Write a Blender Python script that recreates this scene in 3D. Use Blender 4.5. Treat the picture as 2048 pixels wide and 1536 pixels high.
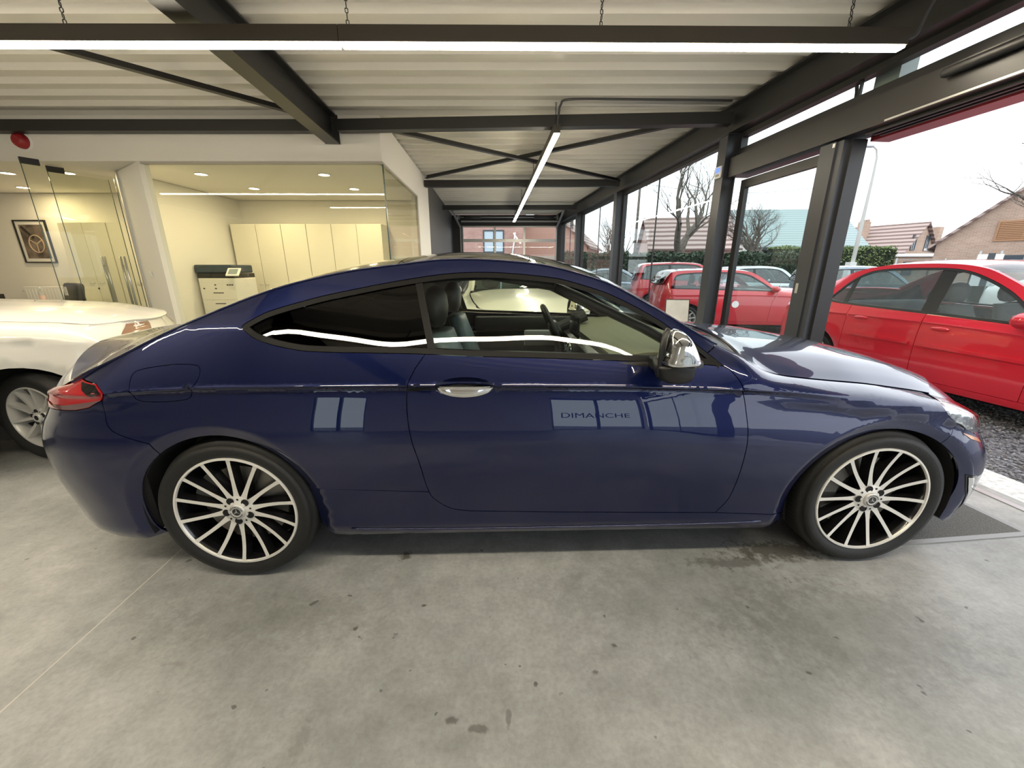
import bpy, bmesh, math, random
import numpy as np
from mathutils import Vector, Matrix, Quaternion
from mathutils.geometry import delaunay_2d_cdt
for o in list(bpy.data.objects): bpy.data.objects.remove(o)
scene = bpy.context.scene
col = scene.collection
PI = math.pi
R = math.radians

# ---------------------------------------------------------------- camera, sky, exposure
CAM_H = 1.3464
cd = bpy.data.cameras.new('camera'); cam = bpy.data.objects.new('camera', cd); col.objects.link(cam)
cd.sensor_width = 36; cd.lens = 780/2048*36; cd.clip_start = .05; cd.clip_end = 400
cam.location = (0, 0, CAM_H); cam.rotation_euler = (R(90-16.4), 0, 0)
scene.camera = cam
wd = bpy.data.worlds.new('sky'); scene.world = wd; wd.use_nodes = True
bg = wd.node_tree.nodes['Background']; bg.inputs[0].default_value = (.90, .95, 1, 1); bg.inputs[1].default_value = 2.0
scene.view_settings.view_transform = 'Standard'; scene.view_settings.look = 'None'
scene.view_settings.exposure = 0.35; scene.view_settings.gamma = 1
scene.view_settings.use_curve_mapping = False
LED_STRENGTH = 66.0
LED_COLOR = (1, .88, .68)

# ---------------------------------------------------------------- materials
MATS = {}
def newmat(name):
    m = bpy.data.materials.new(name); m.use_nodes = True
    nt = m.node_tree; b = nt.nodes['Principled BSDF']
    MATS[name] = m
    return m, nt, b
def mat(name, c, rough=.5, metal=0., coat=0., spec=.5, noise=0., nscale=20., bump=0., bscale=80., emit=None, estr=0., coatr=.03, sheen=0):
    if name in MATS: return MATS[name]
    m, nt, b = newmat(name)
    b.inputs['Base Color'].default_value = (*c, 1); b.inputs['Roughness'].default_value = rough
    b.inputs['Metallic'].default_value = metal; b.inputs['Coat Weight'].default_value = coat
    b.inputs['Coat Roughness'].default_value = coatr
    b.inputs['Specular IOR Level'].default_value = spec
    if emit: b.inputs['Emission Color'].default_value = (*emit, 1); b.inputs['Emission Strength'].default_value = estr
    if noise or bump:
        tc = nt.nodes.new('ShaderNodeTexCoord')
    if noise:
        n = nt.nodes.new('ShaderNodeTexNoise'); n.inputs['Scale'].default_value = nscale; n.inputs['Detail'].default_value = 5
        nt.links.new(tc.outputs['Object'], n.inputs['Vector'])
        r = nt.nodes.new('ShaderNodeValToRGB')
        r.color_ramp.elements[0].position = .3; r.color_ramp.elements[1].position = .7
        r.color_ramp.elements[0].color = (*[max(0, v*(1-noise)) for v in c], 1)
        r.color_ramp.elements[1].color = (*[min(1, v*(1+noise)) for v in c], 1)
        nt.links.new(n.outputs['Fac'], r.inputs['Fac']); nt.links.new(r.outputs['Color'], b.inputs['Base Color'])
    if bump:
        n2 = nt.nodes.new('ShaderNodeTexNoise'); n2.inputs['Scale'].default_value = bscale; n2.inputs['Detail'].default_value = 4
        nt.links.new(tc.outputs['Object'], n2.inputs['Vector'])
        bp = nt.nodes.new('ShaderNodeBump'); bp.inputs['Strength'].default_value = bump; bp.inputs['Distance'].default_value = .01
        nt.links.new(n2.outputs['Fac'], bp.inputs['Height']); nt.links.new(bp.outputs['Normal'], b.inputs['Normal'])
    return m
def glassmat(name, tint, refl=1.0, rough=0.0, ior=1.5, haze=0.0, hazec=(.8, .8, .8)):
    """thin pane: clear by transmission, mirror-like by Fresnel"""
    if name in MATS: return MATS[name]
    m = bpy.data.materials.new(name); m.use_nodes = True; MATS[name] = m
    nt = m.node_tree; nt.nodes.clear()
    o = nt.nodes.new('ShaderNodeOutputMaterial'); mx = nt.nodes.new('ShaderNodeMixShader')
    t = nt.nodes.new('ShaderNodeBsdfTransparent'); t.inputs[0].default_value = (*tint, 1)
    g = nt.nodes.new('ShaderNodeBsdfGlossy'); g.inputs['Roughness'].default_value = rough; g.inputs[0].default_value = (refl, refl, refl, 1)
    f = nt.nodes.new('ShaderNodeFresnel'); f.inputs[0].default_value = ior
    ge = nt.nodes.new('ShaderNodeNewGeometry'); iv = nt.nodes.new('ShaderNodeMath'); iv.operation = 'SUBTRACT'; iv.inputs[0].default_value = 1   # only the face toward the ray mirrors
    ml = nt.nodes.new('ShaderNodeMath'); ml.operation = 'MULTIPLY'
    nt.links.new(ge.outputs['Backfacing'], iv.inputs[1]); nt.links.new(f.outputs[0], ml.inputs[0]); nt.links.new(iv.outputs[0], ml.inputs[1])
    nt.links.new(ml.outputs[0], mx.inputs[0]); nt.links.new(t.outputs[0], mx.inputs[1]); nt.links.new(g.outputs[0], mx.inputs[2])
    last = mx
    if haze:
        d = nt.nodes.new('ShaderNodeBsdfDiffuse'); d.inputs[0].default_value = (*hazec, 1)
        mx2 = nt.nodes.new('ShaderNodeMixShader'); mx2.inputs[0].default_value = haze
        nt.links.new(mx.outputs[0], mx2.inputs[1]); nt.links.new(d.outputs[0], mx2.inputs[2]); last = mx2
    nt.links.new(last.outputs[0], o.inputs[0])
    return m
def emitmat(name, c, s):
    if name in MATS: return MATS[name]
    m = bpy.data.materials.new(name); m.use_nodes = True; MATS[name] = m
    nt = m.node_tree; nt.nodes.clear()
    o = nt.nodes.new('ShaderNodeOutputMaterial'); e = nt.nodes.new('ShaderNodeEmission')
    e.inputs[0].default_value = (*c, 1); e.inputs[1].default_value = s
    nt.links.new(e.outputs[0], o.inputs[0]); return m

# ---------------------------------------------------------------- objects
def link(o, parent=None):
    col.objects.link(o)
    if parent is not None: o.parent = parent
    return o
def obj_from(name, v, f, m, parent=None, smooth=False):
    me = bpy.data.meshes.new(name); me.from_pydata([tuple(p) for p in v], [], [tuple(q) for q in f]); me.update()
    if isinstance(m, (list, tuple)):
        for k in m: me.materials.append(k)
    else: me.materials.append(m)
    if smooth: me.polygons.foreach_set('use_smooth', [True]*len(me.polygons))
    return link(bpy.data.objects.new(name, me), parent)
def empty(name, loc=(0, 0, 0), rz=0., parent=None):
    o = bpy.data.objects.new(name, None); o.empty_display_size = .1; o.location = loc; o.rotation_euler = (0, 0, rz)
    return link(o, parent)
def tag(o, label=None, cat=None, group=None, kind=None):
    if label: o['label'] = label
    if cat: o['category'] = cat
    if group: o['group'] = group
    if kind: o['kind'] = kind
    return o
def thing(name, label, cat, loc=(0, 0, 0), rz=0., group=None):
    return tag(empty(name, loc, rz), label, cat, group)
def dup(root, loc=None, rz=None, label=None, group=None, parent=None):
    r = root.copy(); col.objects.link(r); r.parent = parent if parent is not None else root.parent
    if loc is not None: r.location = loc
    if rz is not None: r.rotation_euler = (0, 0, rz)
    if label: r['label'] = label
    if group: r['group'] = group
    for ch in list(root.children):
        c = ch.copy(); col.objects.link(c); c.parent = r
        for g in ch.children:
            d = g.copy(); col.objects.link(d); d.parent = c
    return r
def again(o, loc=None, rot=None, parent=None):
    """another piece that shares the mesh"""
    c = o.copy(); col.objects.link(c); c.parent = parent if parent is not None else o.parent
    if loc is not None: c.location = loc
    if rot is not None: c.rotation_euler = rot
    return c

class MB:
    def __init__(s): s.v = []; s.f = []; s.mi = []; s.cur = 0
    def add(s, v, f):
        n = len(s.v); s.v += [tuple(p) for p in v]; s.f += [tuple(i+n for i in q) for q in f]; s.mi += [s.cur]*len(f); return s
    def box(s, x0, x1, y0, y1, z0, z1, M=None):
        v = [(x0, y0, z0), (x1, y0, z0), (x1, y1, z0), (x0, y1, z0), (x0, y0, z1), (x1, y0, z1), (x1, y1, z1), (x0, y1, z1)]
        if M is not None: v = [tuple(M @ Vector(p)) for p in v]
        return s.add(v, [(0, 3, 2, 1), (4, 5, 6, 7), (0, 1, 5, 4), (1, 2, 6, 5), (2, 3, 7, 6), (3, 0, 4, 7)])
    def rbox(s, x0, x1, y0, y1, z0, z1, r=.01, M=None):
        """box with rounded vertical and horizontal edges (chamfer)"""
        bm = bmesh.new(); bmesh.ops.create_cube(bm, size=1)
        for v in bm.verts: v.co = Vector(((x0+x1)/2+v.co.x*(x1-x0), (y0+y1)/2+v.co.y*(y1-y0), (z0+z1)/2+v.co.z*(z1-z0)))
        bmesh.ops.bevel(bm, geom=bm.edges[:], offset=r, segments=2, affect='EDGES', profile=.5)
        bm.verts.ensure_lookup_table(); bm.verts.index_update()
        vs = [(M @ v.co) if M is not None else v.co.copy() for v in bm.verts]
        fs = [[v.index for v in f.verts] for f in bm.faces]; bm.free()
        return s.add(vs, fs)
    def bar(s, a, b, wx, wz, up=(0, 0, 1), caps=True):
        """rectangular bar from a to b; wx across, wz along up"""
        a = Vector(a); b = Vector(b); d = (b-a).normalized(); u = Vector(up); x = d.cross(u)
        if x.length < 1e-5: x = d.cross(Vector((1, 0, 0)))
        x.normalize(); u = x.cross(d)
        v = []
        for p in (a, b):
            for sx, sz in ((-1, -1), (1, -1), (1, 1), (-1, 1)): v.append(p+x*sx*wx/2+u*sz*wz/2)
        f = [(0, 1, 5, 4), (1, 2, 6, 5), (2, 3, 7, 6), (3, 0, 4, 7)]
        if caps: f += [(3, 2, 1, 0), (4, 5, 6, 7)]
        return s.add(v, f)
    def tube(s, pts, r, n=8, caps=True, closed=False):
        pts = [Vector(p) for p in pts]; N = len(pts); rr = r if hasattr(r, '__len__') else [r]*N
        base = len(s.v); prev = None; V = []
        for i, p in enumerate(pts):
            if closed: d = pts[(i+1) % N]-pts[i-1]
            else: d = pts[min(i+1, N-1)]-pts[max(i-1, 0)]
            d.normalize()
            if prev is None:
                x = d.cross(Vector((0, 0, 1)))
                if x.length < .1: x = d.cross(Vector((1, 0, 0)))
            else:
                x = prev-d*prev.dot(d)
            x.normalize(); prev = x; y = d.cross(x)
            for k in range(n):
                a = 2*PI*k/n; V.append(p+(x*math.cos(a)+y*math.sin(a))*rr[i])
        F = []
        for i in range(N if closed else N-1):
            j = (i+1) % N
            for k in range(n): F.append((i*n+k, i*n+(k+1) % n, j*n+(k+1) % n, j*n+k))
        if caps and not closed: F.append(tuple(range(n-1, -1, -1))); F.append(tuple((N-1)*n+k for k in range(n)))
        return s.add(V, F)
    def lathe(s, prof, n=32, axis='z', M=None, close=False):
        """profile [(r,h)] turned about an axis"""
        V = []; K = len(prof)
        for i in range(n):
            a = 2*PI*i/n; ca, sa = math.cos(a), math.sin(a)
            for r, h in prof:
                p = (r*ca, r*sa, h) if axis == 'z' else ((r*ca, h, r*sa) if axis == 'y' else (h, r*ca, r*sa))
                V.append(tuple(M @ Vector(p)) if M is not None else p)
        F = []
        for i in range(n):
            j = (i+1) % n
            for k in range(K-1): F.append((i*K+k, j*K+k, j*K+k+1, i*K+k+1) if axis != 'y' else (i*K+k+1, j*K+k+1, j*K+k, i*K+k))
            if close: F.append((i*K+K-1, j*K+K-1, j*K, i*K))
        return s.add(V, F)
    def prism(s, poly, z0, z1, plane='xy', M=None):
        """polygon extruded; plane xy->z, xz->y, yz->x"""
        n = len(poly); V = []
        for h in (z0, z1):
            for a, b in poly:
                p = (a, b, h) if plane == 'xy' else ((a, h, b) if plane == 'xz' else (h, a, b))
                V.append(tuple(M @ Vector(p)) if M is not None else p)
        F = [tuple(range(n-1, -1, -1)), tuple(range(n, 2*n))]+[(i, (i+1) % n, n+(i+1) % n, n+i) for i in range(n)]
        return s.add(V, F)
    def build(s, name, m, parent=None, smooth=False, fix=True, angle=None):
        me = bpy.data.meshes.new(name); me.from_pydata(s.v, [], s.f)
        for k in (m if isinstance(m, (list, tuple)) else [m]): me.materials.append(k)
        if isinstance(m, (list, tuple)): me.polygons.foreach_set('material_index', s.mi)
        if fix:
            bm = bmesh.new(); bm.from_mesh(me); bmesh.ops.recalc_face_normals(bm, faces=bm.faces); bm.to_mesh(me); bm.free()
        me.update()
        if smooth or angle: me.polygons.foreach_set('use_smooth', [True]*len(me.polygons))
        if angle: me.set_sharp_from_angle(angle=R(angle))
        return link(bpy.data.objects.new(name, me), parent)
def box(name, m, x0, x1, y0, y1, z0, z1, parent=None, M=None):
    return MB().box(x0, x1, y0, y1, z0, z1, M).build(name, m, parent)
def struct(o): return tag(o, kind='structure')
def smooth_path(pts, n=6, closed=False):
    """Catmull-Rom through 2D/3D points"""
    P = [np.array(p, float) for p in pts]; N = len(P); out = []
    if N < 3: return [tuple(p) for p in P]
    rng = range(N if closed else N-1)
    for i in rng:
        p1, p2 = P[i], P[(i+1) % N]
        p0 = P[i-1] if (closed or i > 0) else 2*p1-p2
        p3 = P[(i+2) % N] if (closed or i+2 < N) else 2*p2-p1
        for k in range(n):
            t = k/n
            out.append(tuple(.5*((2*p1)+(-p0+p2)*t+(2*p0-5*p1+4*p2-p3)*t*t+(-p0+3*p1-3*p2+p3)*t**3)))
    if not closed: out.append(tuple(P[-1]))
    return out
# ---------------------------------------------------------------- car body surface
def pchip(xk, yk):
    xk = np.asarray(xk, float); yk = np.asarray(yk, float)
    h = np.diff(xk); d = np.diff(yk) / h
    m = np.zeros_like(yk)
    for i in range(1, len(xk) - 1):
        if d[i-1] * d[i] > 0:
            w1 = 2*h[i] + h[i-1]; w2 = h[i] + 2*h[i-1]
            m[i] = (w1 + w2) / (w1/d[i-1] + w2/d[i])
    m[0] = d[0]; m[-1] = d[-1]
    def f(x):
        x = np.asarray(x, float)
        i = np.clip(np.searchsorted(xk, x) - 1, 0, len(xk) - 2)
        t = np.clip((x - xk[i]) / h[i], 0, 1)
        H = h[i]
        return (yk[i]*(2*t**3-3*t**2+1) + m[i]*H*(t**3-2*t**2+t) + yk[i+1]*(-2*t**3+3*t**2) + m[i+1]*H*(t**3-t**2))
    return f

def rows_hermite(Z, W, z):
    """row-wise monotone cubic: Z,W (N,K) nodes increasing, z (N,)"""
    h = np.maximum(np.diff(Z, axis=1), 1e-6); d = np.diff(W, axis=1) / h
    m = np.zeros_like(W)
    a, b = d[:, :-1], d[:, 1:]; h0, h1 = h[:, :-1], h[:, 1:]
    w1 = 2*h1 + h0; w2 = h1 + 2*h0
    ok = a*b > 0
    with np.errstate(all='ignore'):
        mm = np.where(ok, (w1+w2) / (w1/np.where(ok, a, 1) + w2/np.where(ok, b, 1)), 0)
    m[:, 1:-1] = mm; m[:, 0] = d[:, 0]; m[:, -1] = d[:, -1]
    n = np.arange(len(z)); K = Z.shape[1]
    i = np.clip((z[:, None] >= Z).sum(1) - 1, 0, K-2)
    H = h[n, i]; t = (z - Z[n, i]) / H
    tt = np.clip(t, 0, 1)
    r = (W[n, i]*(2*tt**3-3*tt**2+1) + m[n, i]*H*(tt**3-2*tt**2+tt) + W[n, i+1]*(-2*tt**3+3*tt**2) + m[n, i+1]*H*(tt**3-tt**2))
    return r + np.where(t > 1, (t-1)*H*m[:, -1], 0) + np.where(t < 0, t*H*m[:, 0], 0)

def sstep(a, b, x):
    t = np.clip((x-a)/(b-a), 0, 1); return t*t*(3-2*t)

class CarSurf:
    """Half-width of a car body side over (x along the car, z up), rounded round the ends in plan."""
    def __init__(s, sp):
        s.sp = sp
        r = np.array(sp['rail'], float)
        sg = sp.get('fair', .0)
        if sg:      # fair the rail so highlights run clean
            X = np.arange(r[0, 0], r[-1, 0]+.001, .02); out = []
            for k in (1, 2):
                v = pchip(r[:, 0], r[:, k])(X); n = 12; pad = np.concatenate([2*v[0]-v[n:0:-1], v, 2*v[-1]-v[-2:-n-2:-1]])
                ker = np.exp(-.5*(np.arange(-n, n+1)*.02/sg)**2); ker /= ker.sum(); out.append(np.convolve(pad, ker, 'valid'))
            s.ye = pchip(X, out[0]); s.ze = pchip(X, out[1])
        else: s.ye = pchip(r[:, 0], r[:, 1]); s.ze = pchip(r[:, 0], r[:, 2])
        c = np.array(sp['crease'], float)
        s.zc = pchip(c[:, 0], c[:, 1]); s.cd = pchip(c[:, 0], c[:, 2])
        b = np.array(sp['belt'], float); s.zb = pchip(b[:, 0], b[:, 1])
        s.wb = sp.get('wbelt', .853)
        s.prof = np.array(sp['profile'], float)
        s.xr = pchip(*zip(*sp['rear_x'])); s.xf = pchip(*zip(*sp['front_x']))
        s.ur, s.uf = sp['ur'], sp['uf']; s.nr, s.nf = sp.get('nr', 2.8), sp.get('nf', 2.5)
        s.Lr, s.Lf = sp.get('Lr', 1.25), sp.get('Lf', 1.25)
        s.arch = sp.get('arch', [])          # (x, z, r) chamfer circles
        s.cab = sp['cabin']                  # x0,x1 rear blend ; x2,x3 front blend
        cr = np.array(sp['crown'], float); s.cr = pchip(cr[:, 0], cr[:, 1])
        s.gs = pchip(*zip(*sp.get('gs', [(0, 1), (.4, .9), (.75, .52), (1, 0)])))
        s.gh = pchip(*zip(*sp.get('gh', [(0, 1), (.4, .93), (.70, .745), (.76, .665), (.9, .33), (1, 0)])))
        s.hx = sp.get('hoodx', 99.)
        s.sq = sp.get('sq', (2.0, 1.5)); s.sqr = sp.get('sqr', (1.5, 1.2))
    def w(s, x, z):
        x = np.asarray(x, float); z = np.asarray(z, float)
        x, z = np.broadcast_arrays(x, z); shp = x.shape; x = x.ravel(); z = z.ravel()
        ze = s.ze(x); ye = s.ye(x); zc = np.minimum(s.zc(x), ze-.02); cd = s.cd(x)
        P = s.prof; wc = P[-1, 1]
        k = zc / P[-1, 0]
        Z = P[None, :, 0] * k[:, None]; W = np.repeat(P[None, :, 1], len(x), 0).copy()
        Z = np.concatenate([Z[:, :-1], (zc-.040)[:, None], (zc-.016)[:, None], zc[:, None]], 1)
        W = np.concatenate([W[:, :-1], (wc-cd+.30*cd)[:, None], (wc-cd)[:, None], (wc+.20*cd)[:, None]], 1)
        low = rows_hermite(Z, W, z)
        # upper, cabin: straight shoulder to the belt, tumblehome to the rail
        zb = np.minimum(np.maximum(s.zb(x), zc+.02), ze-.02)
        t1 = np.clip((z-zc)/(zb-zc), 0, 1); t2 = np.clip((z-zb)/(ze-zb), 0, 1)
        cabin = np.where(z <= zb, wc+(s.wb-wc)*(.86*t1+.14*t1*t1), s.wb+(ye-s.wb)*(.93*t2+.07*t2*t2))
        t = np.clip((z-zc)/(ze-zc), 0, 1)
        p, q = s.sq; fr = sstep(.6, 1.6, x); p = s.sqr[0]+(p-s.sqr[0])*fr; q = s.sqr[1]+(q-s.sqr[1])*fr
        sh = ye+(wc-ye)*np.power(np.maximum(1-np.power(t, p), 0), 1/q)
        x0, x1, x2, x3 = s.cab
        bl = sstep(x0, x1, x)*(1-sstep(x2, x3, x))
        up = sh+(cabin-sh)*bl+.20*cd*np.square(np.clip(1-(z-zc)/.013, 0, 1))
        r = np.where(z <= zc, low, up)
        for (ax, az, aa, ab, dep) in s.arch:
            d = np.hypot((x-ax)/aa, np.maximum(z-az, -.02)/ab); r = r - np.clip(1.13-d, 0, .2)*.37*dep
        return r.reshape(shp)
    def S(s, u, z):
        u = np.asarray(u, float); z = np.asarray(z, float); u, z = np.broadcast_arrays(u, z)
        x = u.copy(); f = np.ones_like(u)
        a = u < s.ur
        if a.any():
            th = np.clip((s.ur-u[a])/s.Lr, 0, .9995)*np.pi/2; q = np.sin(th)
            x[a] = s.ur-(s.ur-s.xr(z[a]))*q; f[a] = np.power(np.maximum(1-q**s.nr, 0), 1/s.nr)
        a = u > s.uf
        if a.any():
            th = np.clip((u[a]-s.uf)/s.Lf, 0, .9995)*np.pi/2; q = np.sin(th)
            x[a] = s.uf+(s.xf(z[a])-s.uf)*q; f[a] = np.power(np.maximum(1-q**s.nf, 0), 1/s.nf)
        return x, s.w(x, z)*f, z
    def u_of(s, x, z):
        x = float(x)
        if x < s.ur:
            t = min(max((s.ur-x)/(s.ur-float(s.xr(z))), 0), 1); return s.ur-s.Lr*(math.asin(t)/(math.pi/2))
        if x > s.uf:
            t = min(max((x-s.uf)/(float(s.xf(z))-s.uf), 0), 1); return s.uf+s.Lf*(math.asin(t)/(math.pi/2))
        return x
    def T(s, x, q):
        """top surface over x and lateral fraction q in [-1,1]"""
        x, q = np.broadcast_arrays(np.asarray(x, float), np.asarray(q, float))
        hb = sstep(s.hx-.1, s.hx+.15, x)
        g = s.gs(np.abs(q))*(1-hb)+s.gh(np.abs(q))*hb
        return x, q*s.ye(x), s.ze(x)+s.cr(x)*g
BLUE = dict(
 rail=[(-1.05,.745,.825),(-.9,.78,.85),(-.78,.795,.868),(-.68,.802,.885),(-.596,.805,.908),(-.538,.805,.939),(-.454,.805,.974),(-.403,.805,.997),(-.35,.803,1.022),(-.287,.797,1.053),(-.239,.79,1.078),(-.193,.784,1.099),(-.135,.774,1.125),(-.063,.759,1.156),(.049,.734,1.203),(.161,.709,1.247),(.271,.683,1.283),(.385,.657,1.312),(.541,.629,1.343),(.75,.602,1.369),(.87,.597,1.384),(.98,.595,1.388),(1.10,.595,1.385),(1.22,.60,1.377),(1.35,.608,1.363),(1.43,.615,1.345),(1.59,.635,1.300),(1.65,.643,1.277),(1.75,.66,1.224),(1.86,.68,1.166),(1.965,.70,1.104),(2.07,.72,1.045),(2.135,.735,1.012),(2.20,.75,.990),(2.25,.757,.950),(2.31,.762,.918),(2.38,.763,.900),(2.44,.762,.892),(2.64,.752,.869),(2.77,.745,.856),(2.91,.735,.835),(3.065,.722,.810),(3.173,.71,.788),(3.27,.69,.765),(3.45,.64,.71),(3.64,.58,.62)],
 crease=[(-1.1,.86,.003),(-.47,.872,.008),(-.30,.885,.013),(.1,.900,.0205),(.87,.899,.0215),(1.55,.890,.0215),(1.94,.877,.021),(2.16,.868,.018),(2.4,.850,.008),(2.6,.825,.0),(3.0,.775,0),(3.3,.70,0),(3.7,.58,0)],
 belt=[(-1,1.10),(.13,1.12),(.25,1.06),(.36,1.036),(.47,1.028),(.66,1.023),(.85,1.018),(1.26,1.0),(1.56,.988),(1.95,.968),(2.2,.955),(2.6,.9)],
 profile=[(.13,.79),(.19,.855),(.25,.880),(.31,.884),(.42,.897),(.52,.908),(.58,.9105),(.64,.9105),(.70,.905),(.76,.8932),(.82,.8785),(.89,.885)],
 rear_x=[(.15,-.93),(.25,-.985),(.35,-1.02),(.48,-1.05),(.62,-1.06),(.70,-1.04),(.78,-.99),(.86,-.95),(1.0,-.88)],
 front_x=[(.13,3.54),(.2,3.61),(.3,3.665),(.42,3.675),(.52,3.655),(.60,3.61),(.68,3.55),(.75,3.49),(.8,3.45),(.9,3.4)],
 wbelt=.836, ur=-.36, uf=3.08, nr=2.7, nf=2.5, cabin=(-.25,.5,2.02,2.22),
 arch=[(-.02,.335,.37,.36,.5),(2.845,.335,.395,.345,.5)],
 crown=[(-1.05,.155),(-.9,.165),(-.68,.16),(-.55,.14),(-.4,.105),(-.2,.075),(0,.06),(.5,.05),(1.0,.05),(1.4,.055),(1.8,.06),(2.2,.06),(2.4,.11),(2.8,.118),(3.1,.115),(3.3,.105),(3.6,.075)],
 fair=.035, hoodx=2.25, sq=(1.9,1.45), sqr=(1.10,1.03))
# ---------------------------------------------------------------- surface materials
def concrete_floor():
    m, nt, b = newmat('polished concrete')
    N = nt.nodes.new; L = nt.links.new
    tc = N('ShaderNodeTexCoord')
    def noise(scale, detail=6, rough=.6, dist=0):
        n = N('ShaderNodeTexNoise'); n.inputs['Scale'].default_value = scale; n.inputs['Detail'].default_value = detail
        n.inputs['Roughness'].default_value = rough; n.inputs['Distortion'].default_value = dist
        L(tc.outputs['Object'], n.inputs['Vector']); return n
    def ramp(src, a, ca, bb, cb):
        r = N('ShaderNodeValToRGB'); r.color_ramp.elements[0].position = a; r.color_ramp.elements[1].position = bb
        r.color_ramp.elements[0].color = (*ca, 1); r.color_ramp.elements[1].color = (*cb, 1); L(src, r.inputs[0]); return r
    def mix(a, bcol, fac, mode='MIX'):
        x = N('ShaderNodeMixRGB'); x.blend_type = mode
        for s, i in ((fac, 0), (a, 1), (bcol, 2)):
            if isinstance(s, (float, int)): x.inputs[i].default_value = s
            elif isinstance(s, tuple): x.inputs[i].default_value = (*s, 1)
            else: L(s, x.inputs[i])
        return x.outputs[0]
    base = ramp(noise(1.1, 7, .62, .5).outputs['Fac'], .33, (.28, .29, .29), .70, (.50, .505, .50)).outputs[0]
    c = mix(base, ramp(noise(9, 8, .7).outputs['Fac'], .30, (.62, .62, .60), .68, (1, 1, 1)).outputs[0], .75, 'MULTIPLY')
    c = mix(c, ramp(noise(60, 4, .6).outputs['Fac'], .32, (.80, .80, .78), .6, (1, 1, 1)).outputs[0], .7, 'MULTIPLY')
    # scattered dark specks
    c = mix(c, ramp(noise(15, 2, .5).outputs['Fac'], .715, (1, 1, 1), .74, (.30, .29, .27)).outputs[0], .8, 'MULTIPLY')
    # stains and scuffs that lie on this floor: (x, y, rx, ry, strength)
    sep = N('ShaderNodeSeparateXYZ'); L(tc.outputs['Object'], sep.inputs[0])
    wob = noise(22, 4, .7)
    def m2(op, a, b2):
        x = N('ShaderNodeMath'); x.operation = op
        for i, s in enumerate((a, b2)):
            if isinstance(s, (float, int)): x.inputs[i].default_value = s
            else: L(s, x.inputs[i])
        return x.outputs[0]
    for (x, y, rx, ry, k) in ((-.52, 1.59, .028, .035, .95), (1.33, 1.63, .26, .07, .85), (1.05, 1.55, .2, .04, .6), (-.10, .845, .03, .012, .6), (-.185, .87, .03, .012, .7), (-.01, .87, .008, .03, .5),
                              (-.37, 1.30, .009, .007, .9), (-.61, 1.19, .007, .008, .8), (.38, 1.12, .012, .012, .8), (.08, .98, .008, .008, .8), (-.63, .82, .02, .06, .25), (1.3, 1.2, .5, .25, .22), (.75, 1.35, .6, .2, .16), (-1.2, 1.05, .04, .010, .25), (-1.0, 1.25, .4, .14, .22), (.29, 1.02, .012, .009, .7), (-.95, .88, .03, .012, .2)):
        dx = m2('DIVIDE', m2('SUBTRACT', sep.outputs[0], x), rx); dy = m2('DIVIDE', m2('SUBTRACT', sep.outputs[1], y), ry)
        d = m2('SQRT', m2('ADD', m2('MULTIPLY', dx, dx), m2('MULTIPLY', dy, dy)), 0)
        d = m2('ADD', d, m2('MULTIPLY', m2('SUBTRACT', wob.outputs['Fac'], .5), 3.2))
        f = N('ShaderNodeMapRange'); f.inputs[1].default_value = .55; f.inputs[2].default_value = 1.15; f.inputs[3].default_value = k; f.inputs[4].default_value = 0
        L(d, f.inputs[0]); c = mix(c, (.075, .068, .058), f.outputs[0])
    L(c, b.inputs['Base Color'])
    r = ramp(noise(4, 6, .6).outputs['Fac'], .3, (.30, .30, .30), .7, (.50, .50, .50)); L(r.outputs[0], b.inputs['Roughness'])
    bp = N('ShaderNodeBump'); bp.inputs['Strength'].default_value = .10; bp.inputs['Distance'].default_value = .004
    L(noise(70, 5, .65).outputs['Fac'], bp.inputs['Height']); L(bp.outputs[0], b.inputs['Normal'])
    b.inputs['Specular IOR Level'].default_value = .4
    return m
def brick_mat(name, c1, c2, mortar, scale=1., bw=.21, bh=.065, rot=None):
    m, nt, b = newmat(name); N = nt.nodes.new; L = nt.links.new
    tc = N('ShaderNodeTexCoord'); mp = N('ShaderNodeMapping'); mp.inputs['Rotation'].default_value = rot or (R(90), 0, 0)
    t = N('ShaderNodeTexBrick'); t.inputs['Color1'].default_value = (*c1, 1); t.inputs['Color2'].default_value = (*c2, 1); t.inputs['Mortar'].default_value = (*mortar, 1)
    t.inputs['Scale'].default_value = scale; t.inputs['Mortar Size'].default_value = .008; t.inputs['Brick Width'].default_value = bw; t.inputs['Row Height'].default_value = bh
    L(tc.outputs['Object'], mp.inputs[0]); L(mp.outputs[0], t.inputs[0])
    n = N('ShaderNodeTexNoise'); n.inputs['Scale'].default_value = .9; L(tc.outputs['Object'], n.inputs[0])
    x = N('ShaderNodeMixRGB'); x.blend_type = 'MULTIPLY'; x.inputs[0].default_value = .6
    r = N('ShaderNodeValToRGB'); r.color_ramp.elements[0].position = .3; r.color_ramp.elements[0].color = (.7, .7, .7, 1); r.color_ramp.elements[1].position = .7
    L(n.outputs['Fac'], r.inputs[0]); L(t.outputs[0], x.inputs[1]); L(r.outputs[0], x.inputs[2]); L(x.outputs[0], b.inputs['Base Color']); b.inputs['Roughness'].default_value = .9
    return m
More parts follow.
